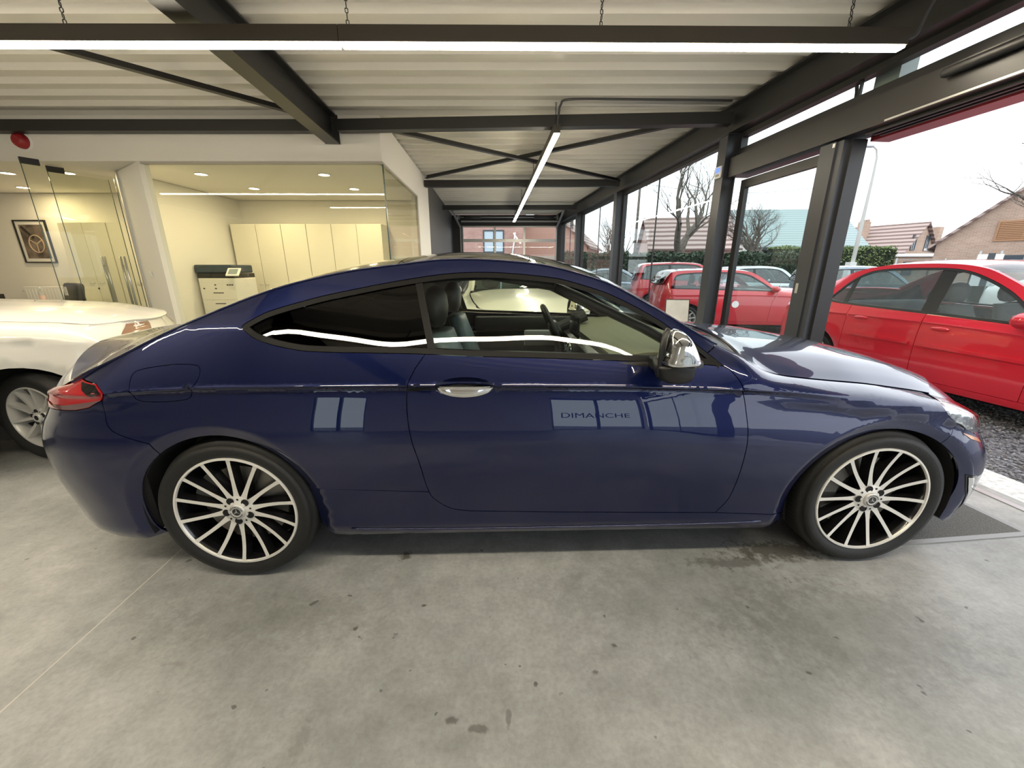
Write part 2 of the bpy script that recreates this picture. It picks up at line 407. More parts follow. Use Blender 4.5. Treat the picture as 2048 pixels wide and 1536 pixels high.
def gravel_mat():
    m, nt, b = newmat('grey gravel'); N = nt.nodes.new; L = nt.links.new
    tc = N('ShaderNodeTexCoord'); v = N('ShaderNodeTexVoronoi'); v.inputs['Scale'].default_value = 38
    L(tc.outputs['Object'], v.inputs['Vector'])
    r = N('ShaderNodeValToRGB'); r.color_ramp.elements[0].color = (.02, .02, .024, 1); r.color_ramp.elements[1].color = (.30, .30, .33, 1)
    sp = N('ShaderNodeSeparateColor'); L(v.outputs['Color'], sp.inputs[0]); L(sp.outputs[0], r.inputs[0]); L(r.outputs[0], b.inputs['Base Color'])
    bp = N('ShaderNodeBump'); bp.inputs['Strength'].default_value = 1; bp.inputs['Distance'].default_value = .02; bp.invert = True
    L(v.outputs['Distance'], bp.inputs['Height']); L(bp.outputs[0], b.inputs['Normal']); b.inputs['Roughness'].default_value = .6
    return m
M_floor = concrete_floor()
M_gravel = gravel_mat()
M_deck = mat('white coated steel deck', (.66, .645, .60), .26, spec=.6)
M_black = mat('black painted steel', (.020, .020, .021), .42)
M_anth = mat('anthracite powder coat', (.038, .041, .050), .38)
M_white = mat('white plaster', (.80, .78, .73), .8)
M_dark = mat('dark grey panel wall', (.055, .055, .06), .5)
M_alu = mat('brushed aluminium', (.55, .55, .54), .35, metal=.8)
M_glass = glassmat('clear glass', (.93, .965, .955), refl=.8)
M_glassd = glassmat('office glass', (.96, .97, .93), refl=.75)
M_edge = mat('glass edge', (.05, .09, .07), .2)
M_kerb = mat('pale concrete', (.62, .62, .62), .8, noise=.25, nscale=30)
M_matd = mat('grey entrance mat', (.16, .16, .15), .95, noise=.4, nscale=160, bump=.8, bscale=300)
M_chrome = mat('chrome', (.85, .85, .86), .06, metal=1)
M_red_sheet = mat('red sheet metal', (.45, .05, .06), .35)
M_led = emitmat('led diffuser', LED_COLOR, LED_STRENGTH)
M_plasticw = mat('white plastic', (.80, .80, .78), .4)

FANG = R(5.83); FO = Vector((3.19, 0, 0))
FM = Matrix.Translation(FO) @ Matrix.Rotation(FANG, 4, 'Z')
def fx(y): return 3.19-.1021*y            # inner line of the glazed facade
def at_facade(o):
    o.location = FO; o.rotation_euler = (0, 0, FANG); return o

# ---------------------------------------------------------------- floor, ground
YB, YE = -6.0, 14.6
def slab(name, m, x0, off, z0, z1, y0=YB, y1=YE):
    mb = MB(); v = [(x0, y0, z0), (fx(y0)+off, y0, z0), (fx(y1)+off, y1, z0), (x0, y1, z0)]
    mb.add(v+[(a, b, z1) for a, b, c in v], [(3, 2, 1, 0), (4, 5, 6, 7), (0, 1, 5, 4), (1, 2, 6, 5), (2, 3, 7, 6), (3, 0, 4, 7)])
    return mb.build(name, m)
fl = struct(slab('floor', M_floor, -10.2, .10, -.10, 0))
# sawn floor joint, filled pale, running back past the tail of the coupe
jm = mat('pale joint filler', (.56, .54, .49), .7)
MB().add([(-1.598, .3, .0006), (-1.592, .3, .0006), (-1.642, 1.45, .0006), (-1.648, 1.45, .0006)], [(0, 1, 2, 3)]).add([(-1.642, 1.45, .0006), (-1.648, 1.45, .0006), (-1.85, 5.2, .0006), (-1.843, 5.2, .0006)], [(0, 3, 2, 1)]).build('floor_joint', jm, fl)
g = MB().add([(-60, -60, -.06), (90, -60, -.06), (90, 120, -.06), (-60, 120, -.06)], [(0, 1, 2, 3)]).build('ground', M_gravel); struct(g)
# threshold: pale kerb along the opening, with a steel edge
k = at_facade(MB().box(.02, .40, -5.9, 5.0, -.06, -.004).build('trim_1', M_kerb)); struct(k)
k = at_facade(MB().box(-.03, .015, -5.9, 5.0, -.05, .006).build('trim_2', M_alu)); struct(k)

# ---------------------------------------------------------------- ceiling: trapezoidal deck, ribs across the hall
def deck():
    V = []; F = []; y = YB-.06; rows = []
    prof = [(0, 3.185), (.004, 3.185), (.034, 3.136), (.062, 3.136), (.092, 3.185), (.28, 3.185)]
    while y < YE:
        y0 = y
        for dy, z in prof[:-1]: rows.append((y0+dy, z))
        y += .28
    for yy, z in rows: V += [(-10.2, yy, z), (fx(yy)-.06, yy, z)]
    for i in range(len(rows)-1): F.append((2*i, 2*i+1, 2*i+3, 2*i+2))
    return obj_from('ceiling', V, F, M_deck)
struct(deck())
struct(slab('trim_3', mat('roof slab', (.3, .3, .3), .9), -10.4, .25, 3.20, 3.34, YB-.2, YE+.2))

# ---------------------------------------------------------------- outer walls
struct(box('wall_left', M_white, -10.3, -10.2, YB, 8.0, 0, 3.135))
# wall behind the photographer: white, with tall shop windows toward the street side
wl = MB()
for a, b2 in ((-10.2, -4.1), (-2.9, 1.45), (3.72, 3.8)): wl.box(a, b2, YB-.15, YB, 0, 3.135)
for a, b2 in ((-4.1, -2.9), (1.45, 3.72)): wl.box(a, b2, YB-.15, YB, 2.65, 3.135).box(a, b2, YB-.15, YB, 0, .12)
struct(wl.build('wall_front', M_white))
def shop_window(name, x0, x1, n):
    w = struct(empty(name, (0, YB-.08, 0)))
    f = MB(); f.box(x0, x1, -.04, .04, .12, .19).box(x0, x1, -.04, .04, 2.58, 2.65)
    for i in range(n+1):
        x = x0+(x1-x0)*i/n; f.box(max(x-.035, x0), min(x+.035, x1), -.04, .04, .19, 2.58)
    f.build('window_frame', M_anth, w)
    for i in range(n):
        a = x0+(x1-x0)*i/n+.035; b2 = x0+(x1-x0)*(i+1)/n-.035
        box('pane', M_glass, a, b2, -.006, .006, .19, 2.58, w)
    return w
shop_window('window_1', -4.1, -2.9, 2)
w2 = shop_window('window_2', 1.45, 3.72, 2)
# vinyl lettering on that window, read from outside
def text_obj(name, s, size, m, parent, loc, rot, ext=.0015):
    cu = bpy.data.curves.new(name, 'FONT'); cu.body = s; cu.size = size; cu.align_x = 'CENTER'; cu.extrude = ext
    t = bpy.data.objects.new(name, cu); col.objects.link(t)
    dg = bpy.context.evaluated_depsgraph_get(); me = bpy.data.meshes.new_from_object(t.evaluated_get(dg)); bpy.data.objects.remove(t)
    me.materials.clear(); me.materials.append(m)
    o = link(bpy.data.objects.new(name, me), parent); o.location = loc; o.rotation_euler = rot; return o
M_vinyl = mat('dark vinyl lettering', (.03, .03, .05), .6)
text_obj('lettering', 'DIMANCHE', .34, M_vinyl, w2, (2.55, -.012, 1.30), (R(90), 0, 0))

# ---------------------------------------------------------------- glazed facade on the street side
def fbeam(t0, t1):
    mb = MB(); n0, n1 = -.19, -.03
    mb.box(n0, n1, t0, t1, 3.115, 3.132).box(n0, n1, t0, t1, 2.84, 2.857).box(-.118, -.104, t0, t1, 2.857, 3.115)
    return mb
o = at_facade(fbeam(-5.9, 14.5).build('eaves_beam', M_black)); tag(o, 'long dark steel eaves beam along the top of the glazed street side', 'beam')
struct(at_facade(MB().box(-.03, .12, -5.9, 14.5, 2.84, 3.20).build('trim_4', M_anth)))
def column(t, label):
    c = thing('steel_column', label, 'column', tuple(FM @ Vector((0, t, 0))), FANG, 'steel columns of the street side')
    mb = MB(); mb.box(-.19, -.176, -.08, .08, .012, 2.838).box(-.044, -.03, -.08, .08, .012, 2.838).box(-.176, -.044, -.055, .055, .012, 2.838); mb.build('shaft', M_anth, c)
    box('base_plate', M_anth, -.23, .0, -.12, .12, 0.001, .012, c); box('cap_plate', M_anth, -.20, -.02, -.1, .1, 2.826, 2.8385, c)
    return c
column(5.22, 'dark steel column between the sliding door and the first fixed window')
column(8.78, 'dark steel column behind the bonnet of the blue coupe, between fixed windows')
column(11.85, 'farthest dark steel column, beside the sectional door')
def fwindow(name, t0, t1, joints, z0=.0, z1=2.84):
    w = struct(empty(name, FO, FANG))
    f = MB(); f.box(-.05, .03, t0, t1, z0, z0+.09).box(-.05, .03, t0, t1, z1-.05, z1).box(-.05, .03, t0, t0+.03, z0+.09, z1-.05).box(-.05, .03, t1-.03, t1, z0+.09, z1-.05)
    f.build('window_frame', M_black, w)
    ts = [t0+.03]+joints+[t1-.03]
    for a, b2 in zip(ts[:-1], ts[1:]): box('pane', M_glass, -.012, .0, a+.004, b2-.004, z0+.09, z1-.05, w)
    for j in joints: box('sealed_joint', M_black, -.016, .004, j-.008, j+.008, z0+.09, z1-.05, w)
    return w
fwindow('window_3', 5.31, 8.69, [7.2]); fwindow('window_4', 8.87, 11.76, [10.3]); fwindow('window_5', 11.94, 14.35, [13.2])
fwindow('window_6', -.3, 5.12, [3.7], 2.585, 2.84)
fwindow('window_7', -5.8, -.42, [-2.2], 2.585, 2.84)
fwindow('window_8', -5.8, -2.5, [-4.1], 0, 2.36)
# sliding door: header box, fixed post, parked glass leaf
h = thing('sliding_door_header', 'dark box header with rails above the open sliding door', 'door header', FO, FANG)
box('header_box', mat('dark bronze header', (.022, .021, .021), .4), -.14, .10, -2.5, 5.11, 2.375, 2.58, h)
for i, n in enumerate((-.06, 0, .06)): box('guide_rail', M_black, n-.012, n+.012, -2.45, 3.5, 2.352, 2.375, h)
box('red_fascia', M_red_sheet, .10, .27, -2.5, 3.62, 2.345, 2.50, h)
box('edge_strip', M_alu, -.143, -.139, -2.5, 3.3, 2.38, 2.392, h)
p = thing('door_post', 'wide dark grey post at the edge of the open sliding door', 'post', tuple(FM @ Vector((0, 3.72, 0))), FANG)
box('core', M_anth, -.11, .10, -.08, .15, 0, 2.36, p); box('seal_profile', M_black, -.06, .07, -.11, -.08, 0, 2.36, p)
box('stepped_profile', M_anth, -.125, -.11, -.02, .13, 0, 2.36, p); box('lock_plate', M_alu, -.131, -.125, .07, .10, 1.13, 1.22, p); box('corner_stop', M_plasticw, -.13, -.125, -.015, .005, 2.32, 2.35, p)
d = thing('sliding_door_leaf', 'parked glass sliding door leaf with thin black frame', 'door', FO, FANG)
MB().box(.0, .05, 3.89, 3.96, .02, 2.34).box(.0, .05, 4.98, 5.06, .02, 2.34).box(.0, .05, 3.96, 4.98, .02, .12).box(.0, .05, 3.96, 4.98, 2.25, 2.34).build('leaf_frame', M_black, d)
box('pane', M_glass, .019, .031, 3.96, 4.98, .12, 2.25, d)
# far end: post between eaves and end wall, other door leaf out of frame
struct(at_facade(MB().box(-.1, .1, -2.5, -2.38, 0, 2.37).build('trim_5', M_anth)))
# pipe outside the upper light, with a cable clipped to it
M_gg = mat('grey green pipe', (.30, .35, .34), .5)
pp = thing('downpipe', 'grey green square downpipe outside above the door post', 'pipe', tuple(FM @ Vector((0, 3.66, 0))), FANG)
box('pipe', M_gg, .16, .30, -.1, .10, 2.52, 3.2, pp)
MB().tube([tuple(q) for q in smooth_path([(.02, .13, 2.84), (.05, .14, 2.78), (.04, .12, 2.72), (.05, .14, 2.66), (.04, .13, 2.60)], 5)], .014, 8).build('cable', M_black, pp, smooth=True)

# ---------------------------------------------------------------- end wall with sectional door
EY = 14.5
we = MB().box(-2.2, -1.73, EY, EY+.12, 0, 3.135).box(1.57, 1.85, EY, EY+.12, 0, 3.135).box(-1.73, 1.57, EY, EY+.12, 2.79, 3.135); struct(we.build('wall_end', M_black))
sd = struct(empty('door_1', (0, EY, 0)))
zs = [.02, .60, 1.17, 1.74, 2.31, 2.79]; xs = [-1.73, -.60, .43, 1.57]
for i in range(5):
    f = MB()
    f.box(-1.73, 1.57, .02, .07, zs[i], zs[i]+.05).box(-1.73, 1.57, .02, .07, zs[i+1]-.05, zs[i+1]-.003)
    for x in xs: f.box(max(x-.035, -1.73), min(x+.035, 1.57), .02, .07, zs[i]+.05, zs[i+1]-.05)
    f.build('door_section_frame', M_alu, sd)
    for a, b2 in zip(xs[:-1], xs[1:]): box('pane', M_glass, a+.035, b2-.035, .04, .05, zs[i]+.05, zs[i+1]-.05, sd)
tr = thing('sectional_door_track', 'galvanised track and spring shaft of the far sectional door', 'door track', (0, EY, 0))
M_galv = mat('galvanised steel', (.42, .43, .44), .45, metal=.7)
MB().tube([(-1.85, -.35, 3.02), (1.55, -.35, 3.02)], .022, 10).build('spring_shaft', M_galv, tr, smooth=True)
for a, b2 in ((-1.6, -1.05), (.75, 1.4)): MB().tube([(a, -.35, 3.02), (b2, -.35, 3.02)], .05, 12).build('torsion_spring', M_dark, tr, smooth=True)
for x in (-1.80, 1.52): MB().lathe([(.0, -.03), (.085, -.03), (.06, 0), (.085, .03), (0, .03)], 16, 'x', Matrix.Translation((x, -.35, 3.02))).build('cable_drum', M_galv, tr)
for x in (-1.78, 1.54):
    MB().bar((x, -.05, .05), (x, -.05, 2.78), .05, .04).build('vertical_track', M_galv, tr)
    MB().bar((x, -.04, 2.72), (x*1.0, -1.9, 3.02), .05, .05).build('horizontal_track', M_galv, tr)
box('top_bar', M_galv, -1.75, 1.6, -.06, -.01, 2.90, 2.95, tr)

# ---------------------------------------------------------------- white office block on the left
wo = MB()
wo.box(-10.2, -1.62, 5.45, 5.57, 2.64, 3.135)
wo.add([(-4.67, 5.45, 0), (-5.45, 5.98, 0), (-5.39, 6.07, 0), (-4.63, 5.56, 0), (-4.67, 5.45, 2.64), (-5.45, 5.98, 2.64), (-5.39, 6.07, 2.64), (-4.63, 5.56, 2.64)], [(3, 2, 1, 0), (4, 5, 6, 7), (0, 1, 5, 4), (1, 2, 6, 5), (2, 3, 7, 6), (3, 0, 4, 7)])
struct(wo.build('wall_office_front', M_white))
ws = MB()
def wseg(mb, y0, y1, z0, z1, th=.12):
    a = lambda y: -1.62-.044*(y-5.45)
    v = [(a(y0)-th, y0, z0), (a(y0), y0, z0), (a(y1), y1, z0), (a(y1)-th, y1, z0)]
    mb.add(v+[(p, q, z1) for p, q, r in v], [(3, 2, 1, 0), (4, 5, 6, 7), (0, 1, 5, 4), (1, 2, 6, 5), (2, 3, 7, 6), (3, 0, 4, 7)])
wseg(ws, 5.57, 9.07, 2.64, 3.135); wseg(ws, 7.82, 9.07, 0, 2.64); struct(ws.build('wall_office_side', M_white))
wd2 = MB(); v = [(-1.92, 9.07), (-1.78, 9.07), (-2.06, 14.5), (-2.2, 14.5)]; wd2.prism(v, 0, 3.135); struct(wd2.build('wall_right_dark', M_dark))
struct(box('wall_office_back', M_white, -5.4, -1.75, 8.4, 8.5, 0, 2.64)); struct(box('wall_meeting_back', M_white, -10.2, -5.5, 7.6, 7.7, 0, 2.64))
struct(box('wall_partition', M_white, -5.5, -5.4, 6.05, 8.4, 0, 2.64))
struct(box('ceiling_office', M_white, -10.2, -1.76, 5.57, 8.5, 2.645, 2.72))
wg = struct(empty('window_9', (0, 5.5, 0)))
box('pane', M_glassd, -4.64, -1.635, -.006, .006, .02, 2.62, wg); box('head_profile', mat('grey profile', (.42, .40, .36), .5), -4.66, -1.62, -.03, .03, 2.615, 2.64, wg)
box('corner_seal', M_edge, -1.637, -1.625, -.012, .012, .02, 2.62, wg)
wg2 = struct(empty('window_10', (-1.625, 5.5, 0), math.atan(.044)))
box('pane', M_glassd, -.02, -.008, .014, 2.27, .02, 2.62, wg2); box('head_profile', MATS['grey profile'], -.05, .0, .0, 2.30, 2.615, 2.64, wg2); box('end_profile', MATS['grey profile'], -.04, .0, 2.27, 2.31, .02, 2.615, wg2)
struct(MB().add([(-5.46, 5.96, 0), (-5.42, 5.93, 0), (-5.38, 5.99, 0), (-5.42, 6.02, 0), (-5.46, 5.96, 2.63), (-5.42, 5.93, 2.63), (-5.38, 5.99, 2.63), (-5.42, 6.02, 2.63)], [(3, 2, 1, 0), (4, 5, 6, 7), (0, 1, 5, 4), (1, 2, 6, 5), (2, 3, 7, 6), (3, 0, 4, 7)]).build('trim_6', M_alu))

# ---------------------------------------------------------------- roof steel
def ibeam(a, b, w, h, ztop, name, label, m=M_black):
    a = Vector((*a, 0)); b = Vector((*b, 0)); d = (b-a); L = d.length; t = thing(name, label, 'beam', tuple(a), math.atan2(d.y, d.x))
    mb = MB(); mb.box(0, L, -w/2, w/2, ztop-.016, ztop).box(0, L, -w/2, w/2, ztop-h, ztop-h+.016).box(0, L, -.006, .006, ztop-h+.016, ztop-.016); mb.build('beam_profile', m, t)
    box('end_plate', m, L, L+.012, -w/2-.01, w/2+.01, ztop-h, ztop+.0, t)
    return t
ibeam((-1.40, -5.6), (-2.20, 5.42), .16, .31, 3.13, 'steel_beam', 'deep dark steel roof beam running back over the coupe to the office wall')
def tie(a, b, w, h, z, name, label):
    return tag(MB().bar((*a, z), (*b, z), w, h).build(name, M_black), label, 'beam')
tie((-10.1, 5.37), (-2.31, 5.37), .12, .12, 2.99, 'tie_beam', 'black tie beam along the top of the white office wall')
tie((-2.08, 5.36), (2.50, 5.13), .12, .12, 2.99, 'tie_beam', 'black tie beam crossing the hall in front of the crossed braces')
tie((-1.74, 8.60), (2.12, 8.52), .12, .12, 2.98, 'tie_beam', 'black tie beam crossing the hall behind the crossed braces')
tie((-1.92, 11.75), (1.78, 11.70), .12, .12, 2.98, 'tie_beam', 'farthest black tie beam crossing the hall near the sectional door')
def brace(a, b, z, label):
    a = Vector((*a, z)); b = Vector((*b, z)); d = (b-a).normalized(); n = Vector((-d.y, d.x, 0))
    mb = MB(); mb.bar(a, b, .065, .008).bar(a+n*.029+Vector((0, 0, .03)), b+n*.029+Vector((0, 0, .03)), .008, .06)
    return tag(mb.build('wind_brace', M_black), label, 'brace')
brace((-6.6, .45), (-2.32, 5.22), 3.03, 'dark angle brace slanting under the deck left of the deep beam')
brace((-1.55, 5.50), (2.10, 8.42), 2.99, 'black angle brace of the cross running from office corner to second column')
brace((-1.70, 8.50), (2.42, 5.28), 3.06, 'black angle brace of the cross running from first column to far office end')
# ---------------------------------------------------------------- car builder
def inside(P, poly):
    x, y = P[:, 0], P[:, 1]; r = np.zeros(len(P), bool); n = len(poly)
    for i in range(n):
        x0, y0 = poly[i]; x1, y1 = poly[(i+1) % n]
        if y0 == y1: continue
        c = ((y0 > y) != (y1 > y)) & (x < (x1-x0)*(y-y0)/(y1-y0)+x0); r ^= c
    return r
def seg_dist(P, poly, closed=True):
    d = np.full(len(P), 1e9); n = len(poly)
    for i in range(n if closed else n-1):
        a = np.array(poly[i]); b = np.array(poly[(i+1) % n]); ab = b-a; L = ab.dot(ab)
        if L < 1e-12: continue
        t = np.clip(((P-a) @ ab)/L, 0, 1); d = np.minimum(d, np.hypot(*(P-(a+t[:, None]*ab)).T))
    return d
def resample(poly, step, closed=True):
    out = []; n = len(poly)
    for i in range(n if closed else n-1):
        a = np.array(poly[i]); b = np.array(poly[(i+1) % n]); L = np.hypot(*(b-a))
        if L < 1e-6: continue
        k = max(1, int(math.ceil(L/step)))
        for j in range(k): out.append(a+(b-a)*j/k)
    if not closed: out.append(np.array(poly[-1]))
    return out
def area2(p):
    p = np.array(p); x, y = p[:, 0], p[:, 1]; return float(np.sum(x*np.roll(y, -1)-np.roll(x, -1)*y))
def offset_poly(p, d):
    """move a CCW polygon inward by d"""
    P = np.array(p); n = len(P); out = []
    for i in range(n):
        a, b, c = P[i-1], P[i], P[(i+1) % n]
        e1 = b-a; e2 = c-b; l1 = np.hypot(*e1); l2 = np.hypot(*e2)
        if l1 < 1e-9 or l2 < 1e-9: out.append(b); continue
        n1 = np.array([-e1[1], e1[0]])/l1; n2 = np.array([-e2[1], e2[0]])/l2
        m = n1+n2; q = m.dot(m)
        if q < .2: out.append(b+n1*d); continue
        out.append(b+m/q*2*d)
    return out
class CarBuild:
    def __init__(s, spec, root, res=.035):
        s.cs = CarSurf(spec); s.sp = spec; s.root = root; s.res = res
    def remap(s, u):
        cs = s.cs
        if u < cs.ur: return cs.ur-cs.Lr*2/PI*math.asin(math.sin(min((cs.ur-u)/cs.Lr, .9995)*PI/2)**(2/cs.nr))
        if u > cs.uf: return cs.uf+cs.Lf*2/PI*math.asin(math.sin(min((u-cs.uf)/cs.Lf, .9995)*PI/2)**(2/cs.nf))
        return u
    def P(s, pts):
        """(x,z) side-view points -> (u,z); ('u',u,z) passes through"""
        out = []
        for p in pts:
            if p[0] == 'v': out.append((p[1], p[2]))
            elif p[0] == 'u': out.append((s.remap(p[1]), p[2]))
            else: out.append((s.cs.u_of(p[0], p[1]), p[1]))
        return out
    def panel(s, name, pts, m, gap=.0018, flange=.014, off=0., creases=(), res=None, parent=None, sides=(-1, 1), extra_rows=None, holes=(), folds=(), label=None):
        res = res or s.res; cs = s.cs
        poly = [tuple(p) for p in pts]
        q = []
        for p in poly:
            if not q or math.hypot(p[0]-q[-1][0], p[1]-q[-1][1]) > .003: q.append(p)
        if math.hypot(q[0][0]-q[-1][0], q[0][1]-q[-1][1]) < .003: q.pop()
        if area2(q) < 0: q.reverse()
        if gap: q = offset_poly(q, gap)
        bnd = resample(q, res)
        B = np.array(bnd)
        u0, z0 = B.min(0); u1, z1 = B.max(0)
        us = np.arange(u0, u1, res); zs = np.arange(z0, z1, res*.8)
        G = np.array([(a+(.5*res if j % 2 else 0), b) for j, b in enumerate(zs) for a in us])
        if extra_rows is not None:   # rows that follow the rail closely
            ex = []
            for a in np.arange(u0, u1, res*.8):
                xx = float(cs.S(np.array([a]), np.array([.8]))[0][0])
                for d in extra_rows: ex.append((a, float(cs.ze(xx))-d))
            G = np.concatenate([G, np.array(ex)])
        for c in creases:            # rows hugging each crease
            C = np.array(resample(c, res, False))
            for d in (-.05, -.038, -.027, -.016, -.008, .004, .008, .0135, .024): G = np.concatenate([G, C+np.array([0, d])])
        if len(G): G = G[inside(G, bnd)]; G = G[seg_dist(G, bnd) > res*.38] if len(G) else G
        verts = [tuple(p) for p in bnd]; edges = [(i, (i+1) % len(bnd)) for i in range(len(bnd))]
        for c in creases:
            C = np.array(resample(c, res, False)); ok = inside(C, bnd) & (seg_dist(C, bnd) > .004)
            if len(G): G = G[seg_dist(G, [tuple(p) for p in C], False) > .0035]
            prev = None
            for p, k in zip(C, ok):
                if k:
                    verts.append(tuple(p)); i = len(verts)-1
                    if prev is not None: edges.append((prev, i))
                    prev = i
                else: prev = None
        for fo in folds:
            C = np.array(resample(list(fo), res*.8, False)); d = np.gradient(C, axis=0); nn = np.stack([-d[:, 1], d[:, 0]], -1); nn /= np.linalg.norm(nn, axis=1, keepdims=True)
            H2 = np.concatenate([C+nn*.012, C-nn*.012, C+nn*.03]); H2 = H2[inside(H2, bnd) & (seg_dist(H2, bnd) > .008)]
            ok = inside(C, bnd) & (seg_dist(C, bnd) > .006)
            if len(G): G = G[seg_dist(G, [tuple(p) for p in C], False) > .034]
            G = np.concatenate([G, H2]) if len(G) else H2
            prev = None
            for p, k in zip(C, ok):
                if k:
                    verts.append(tuple(p)); i = len(verts)-1
                    if prev is not None: edges.append((prev, i))
                    prev = i
                else: prev = None
        for hp in holes:
            hb = resample(list(hp), res*.5)
            if len(G): G = G[~inside(G, hb)]; G = G[seg_dist(G, hb) > res*.25]
            n0 = len(verts); verts += [tuple(p) for p in hb]; edges += [(n0+i, n0+(i+1) % len(hb)) for i in range(len(hb))]
        verts += [tuple(p) for p in G]
        r = delaunay_2d_cdt([Vector(p) for p in verts], edges, [list(range(len(bnd)))], 1, 1e-5)
        V2 = np.array([tuple(p) for p in r[0]]); F = [list(f) for f in r[2]]
        F = [f if area2(V2[f]) > 0 else f[::-1] for f in F]
        if holes:
            C_ = V2[np.array(F)].mean(1)
            bad = np.zeros(len(F), bool)
            for hp in holes: bad |= inside(C_, [tuple(p) for p in hp])
            F = [f for f, b_ in zip(F, bad) if not b_]
        F = np.array(F)
        def pos(u, z):
            x, y, zz = cs.S(u, z); return np.stack([x, -y, zz], -1)
        def nrm(u, z):
            e = 4e-4
            du = pos(u+e, z)-pos(u-e, z); dz = pos(u, z+e)-pos(u, z-e)
            n = np.cross(du, dz); n /= np.maximum(np.linalg.norm(n, axis=-1, keepdims=True), 1e-12); return n
        Pv = pos(V2[:, 0], V2[:, 1]); Nv = nrm(V2[:, 0], V2[:, 1])
        cen = V2[F].mean(1)                                   # per-corner normals, nudged into the face so creases stay crisp
        cor = V2[F]*.985+cen[:, None, :]*.015 if (creases or folds) else V2[F]
        CN = nrm(cor[..., 0].ravel(), cor[..., 1].ravel()).reshape(F.shape+(3,))
        if creases:
            e = 6e-4
        if off: Pv = Pv+Nv*off
        # boundary flange
        key = {}
        for f in F:
            for i in range(3): key[(f[i], f[(i+1) % 3])] = 1
        bed = [(a, b) for (a, b) in key if (b, a) not in key]
        objs = []
        for side in sides:
            S = np.array([1, -side*-1 if side == -1 else -1, 1.]) if False else np.array([1., 1. if side == -1 else -1., 1.])
            V = [tuple(p*S) for p in Pv]; FF = [tuple(f) if side == -1 else tuple(f[::-1]) for f in F]
            N = [(n*S) for f in CN for n in (f if side == -1 else f[::-1])]
            nF = len(FF)
            if flange:
                mp = {}
                for a, b in bed:
                    for k in (a, b):
                        if k not in mp:
                            mp[k] = len(V); V.append(tuple((Pv[k]-Nv[k]*flange)*S))
                for a, b in bed:
                    q2 = (a, mp[a], mp[b], b); q2 = q2 if side == -1 else q2[::-1]
                    FF.append(q2)
                    pa, pb = np.array(V[q2[0]]), np.array(V[q2[1]]); pc = np.array(V[q2[2]])
                    n = np.cross(pb-pa, pc-pa); n = n/max(np.linalg.norm(n), 1e-9); N += [n]*4
            me = bpy.data.meshes.new(name); me.from_pydata(V, [], FF); me.materials.append(m); me.update()
            me.polygons.foreach_set('use_smooth', [True]*len(FF))
            me.normals_split_custom_set([tuple(float(c) for c in n) for n in N])
            o = link(bpy.data.objects.new(name, me), parent if parent is not None else s.root)
            if label: o['label'] = label
            objs.append(o)
        return objs
    def ring(s, name, outer, inner, m, off=.002, depth=.02, sides=(-1, 1)):
        """strip between two matching closed outlines on the side skin"""
        cs = s.cs; n = len(outer); A = np.array(outer+inner)
        x, y, z = cs.S(A[:, 0], A[:, 1])
        for side in sides:
            V = [(float(a), side*(float(b)+off), float(c)) for a, b, c in zip(x, y, z)]
            V += [(float(a), side*(float(b)-depth), float(c)) for a, b, c in zip(x, y, z)]
            F = []
            for i in range(n):
                j = (i+1) % n
                for q in ((i, j, n+j, n+i), (n+i, n+j, 3*n+j, 3*n+i), (j, i, 2*n+i, 2*n+j)): F.append(q if side == -1 else q[::-1])
            o = obj_from(name, V, F, m, s.root)
    def dish(s, name, c, a, b, depth, m, sides=(-1, 1)):
        cs = s.cs; K = 8; n = 40
        for side in sides:
            V = []; F = []
            for k in range(K+1):
                r = 1-k/K
                for i in range(n):
                    t = 2*PI*i/n; u, z = c[0]+a*r*math.cos(t), c[1]+b*r*math.sin(t)
                    x, y, _ = cs.S(np.array([u]), np.array([z])); V.append((float(x[0]), side*(float(y[0])-depth*(1-r**2.2)), z))
            for k in range(K):
                for i in range(n):
                    q = (k*n+i, k*n+(i+1) % n, (k+1)*n+(i+1) % n, (k+1)*n+i); F.append(q if side == -1 else q[::-1])
            obj_from(name, V, F, m, s.root, True)
    def top(s, name, m, xa, xb, nx=40, ns=28, smax=1.0, thick=.012, parent=None, off=0., smin=None, smooth=True):
        """panel of the top skin between x=xa(q) and x=xb(q)"""
        cs = s.cs; qs = np.linspace(smin, smax, ns+1) if smin is not None else smax*np.sin(np.linspace(-1, 1, ns+1)*PI/2); t = np.linspace(0, 1, nx+1)
        Q, Tt = np.meshgrid(qs, t); xa_ = np.array([xa(abs(a)) for a in qs]); xb_ = np.array([xb(abs(a)) for a in qs])
        X = xa_[None, :]*(1-Tt)+xb_[None, :]*Tt
        x, y, z = cs.T(X, Q); e = 1e-3
        x1, y1, z1 = cs.T(X+e, Q); x2, y2, z2 = cs.T(X-e, Q); x3, y3, z3 = cs.T(X, np.clip(Q+e, -1, 1)); x4, y4, z4 = cs.T(X, np.clip(Q-e, -1, 1))
        n = np.cross(np.stack([x1-x2, y1-y2, z1-z2], -1), np.stack([x3-x4, y3-y4, z3-z4], -1)); n /= np.linalg.norm(n, axis=-1, keepdims=True)
        P = np.stack([x, y, z], -1)+n*off; K = ns+1; nv = (nx+1)*K
        V = [tuple(p) for p in P.reshape(-1, 3)]+[tuple(p) for p in (P-n*thick).reshape(-1, 3)]
        F = []
        for i in range(nx):
            for j in range(ns): F.append((i*K+j, (i+1)*K+j, (i+1)*K+j+1, i*K+j+1))
        nt = len(F)
        F += [tuple(nv+k for k in reversed(f)) for f in F[:nt]]
        def rim(idx):
            for a, b in zip(idx[:-1], idx[1:]): F.append((a, b, nv+b, nv+a))
        rim([j for j in range(K)]); rim([nx*K+j for j in range(K)][::-1]); rim([i*K for i in range(nx+1)][::-1]); rim([i*K+ns for i in range(nx+1)])
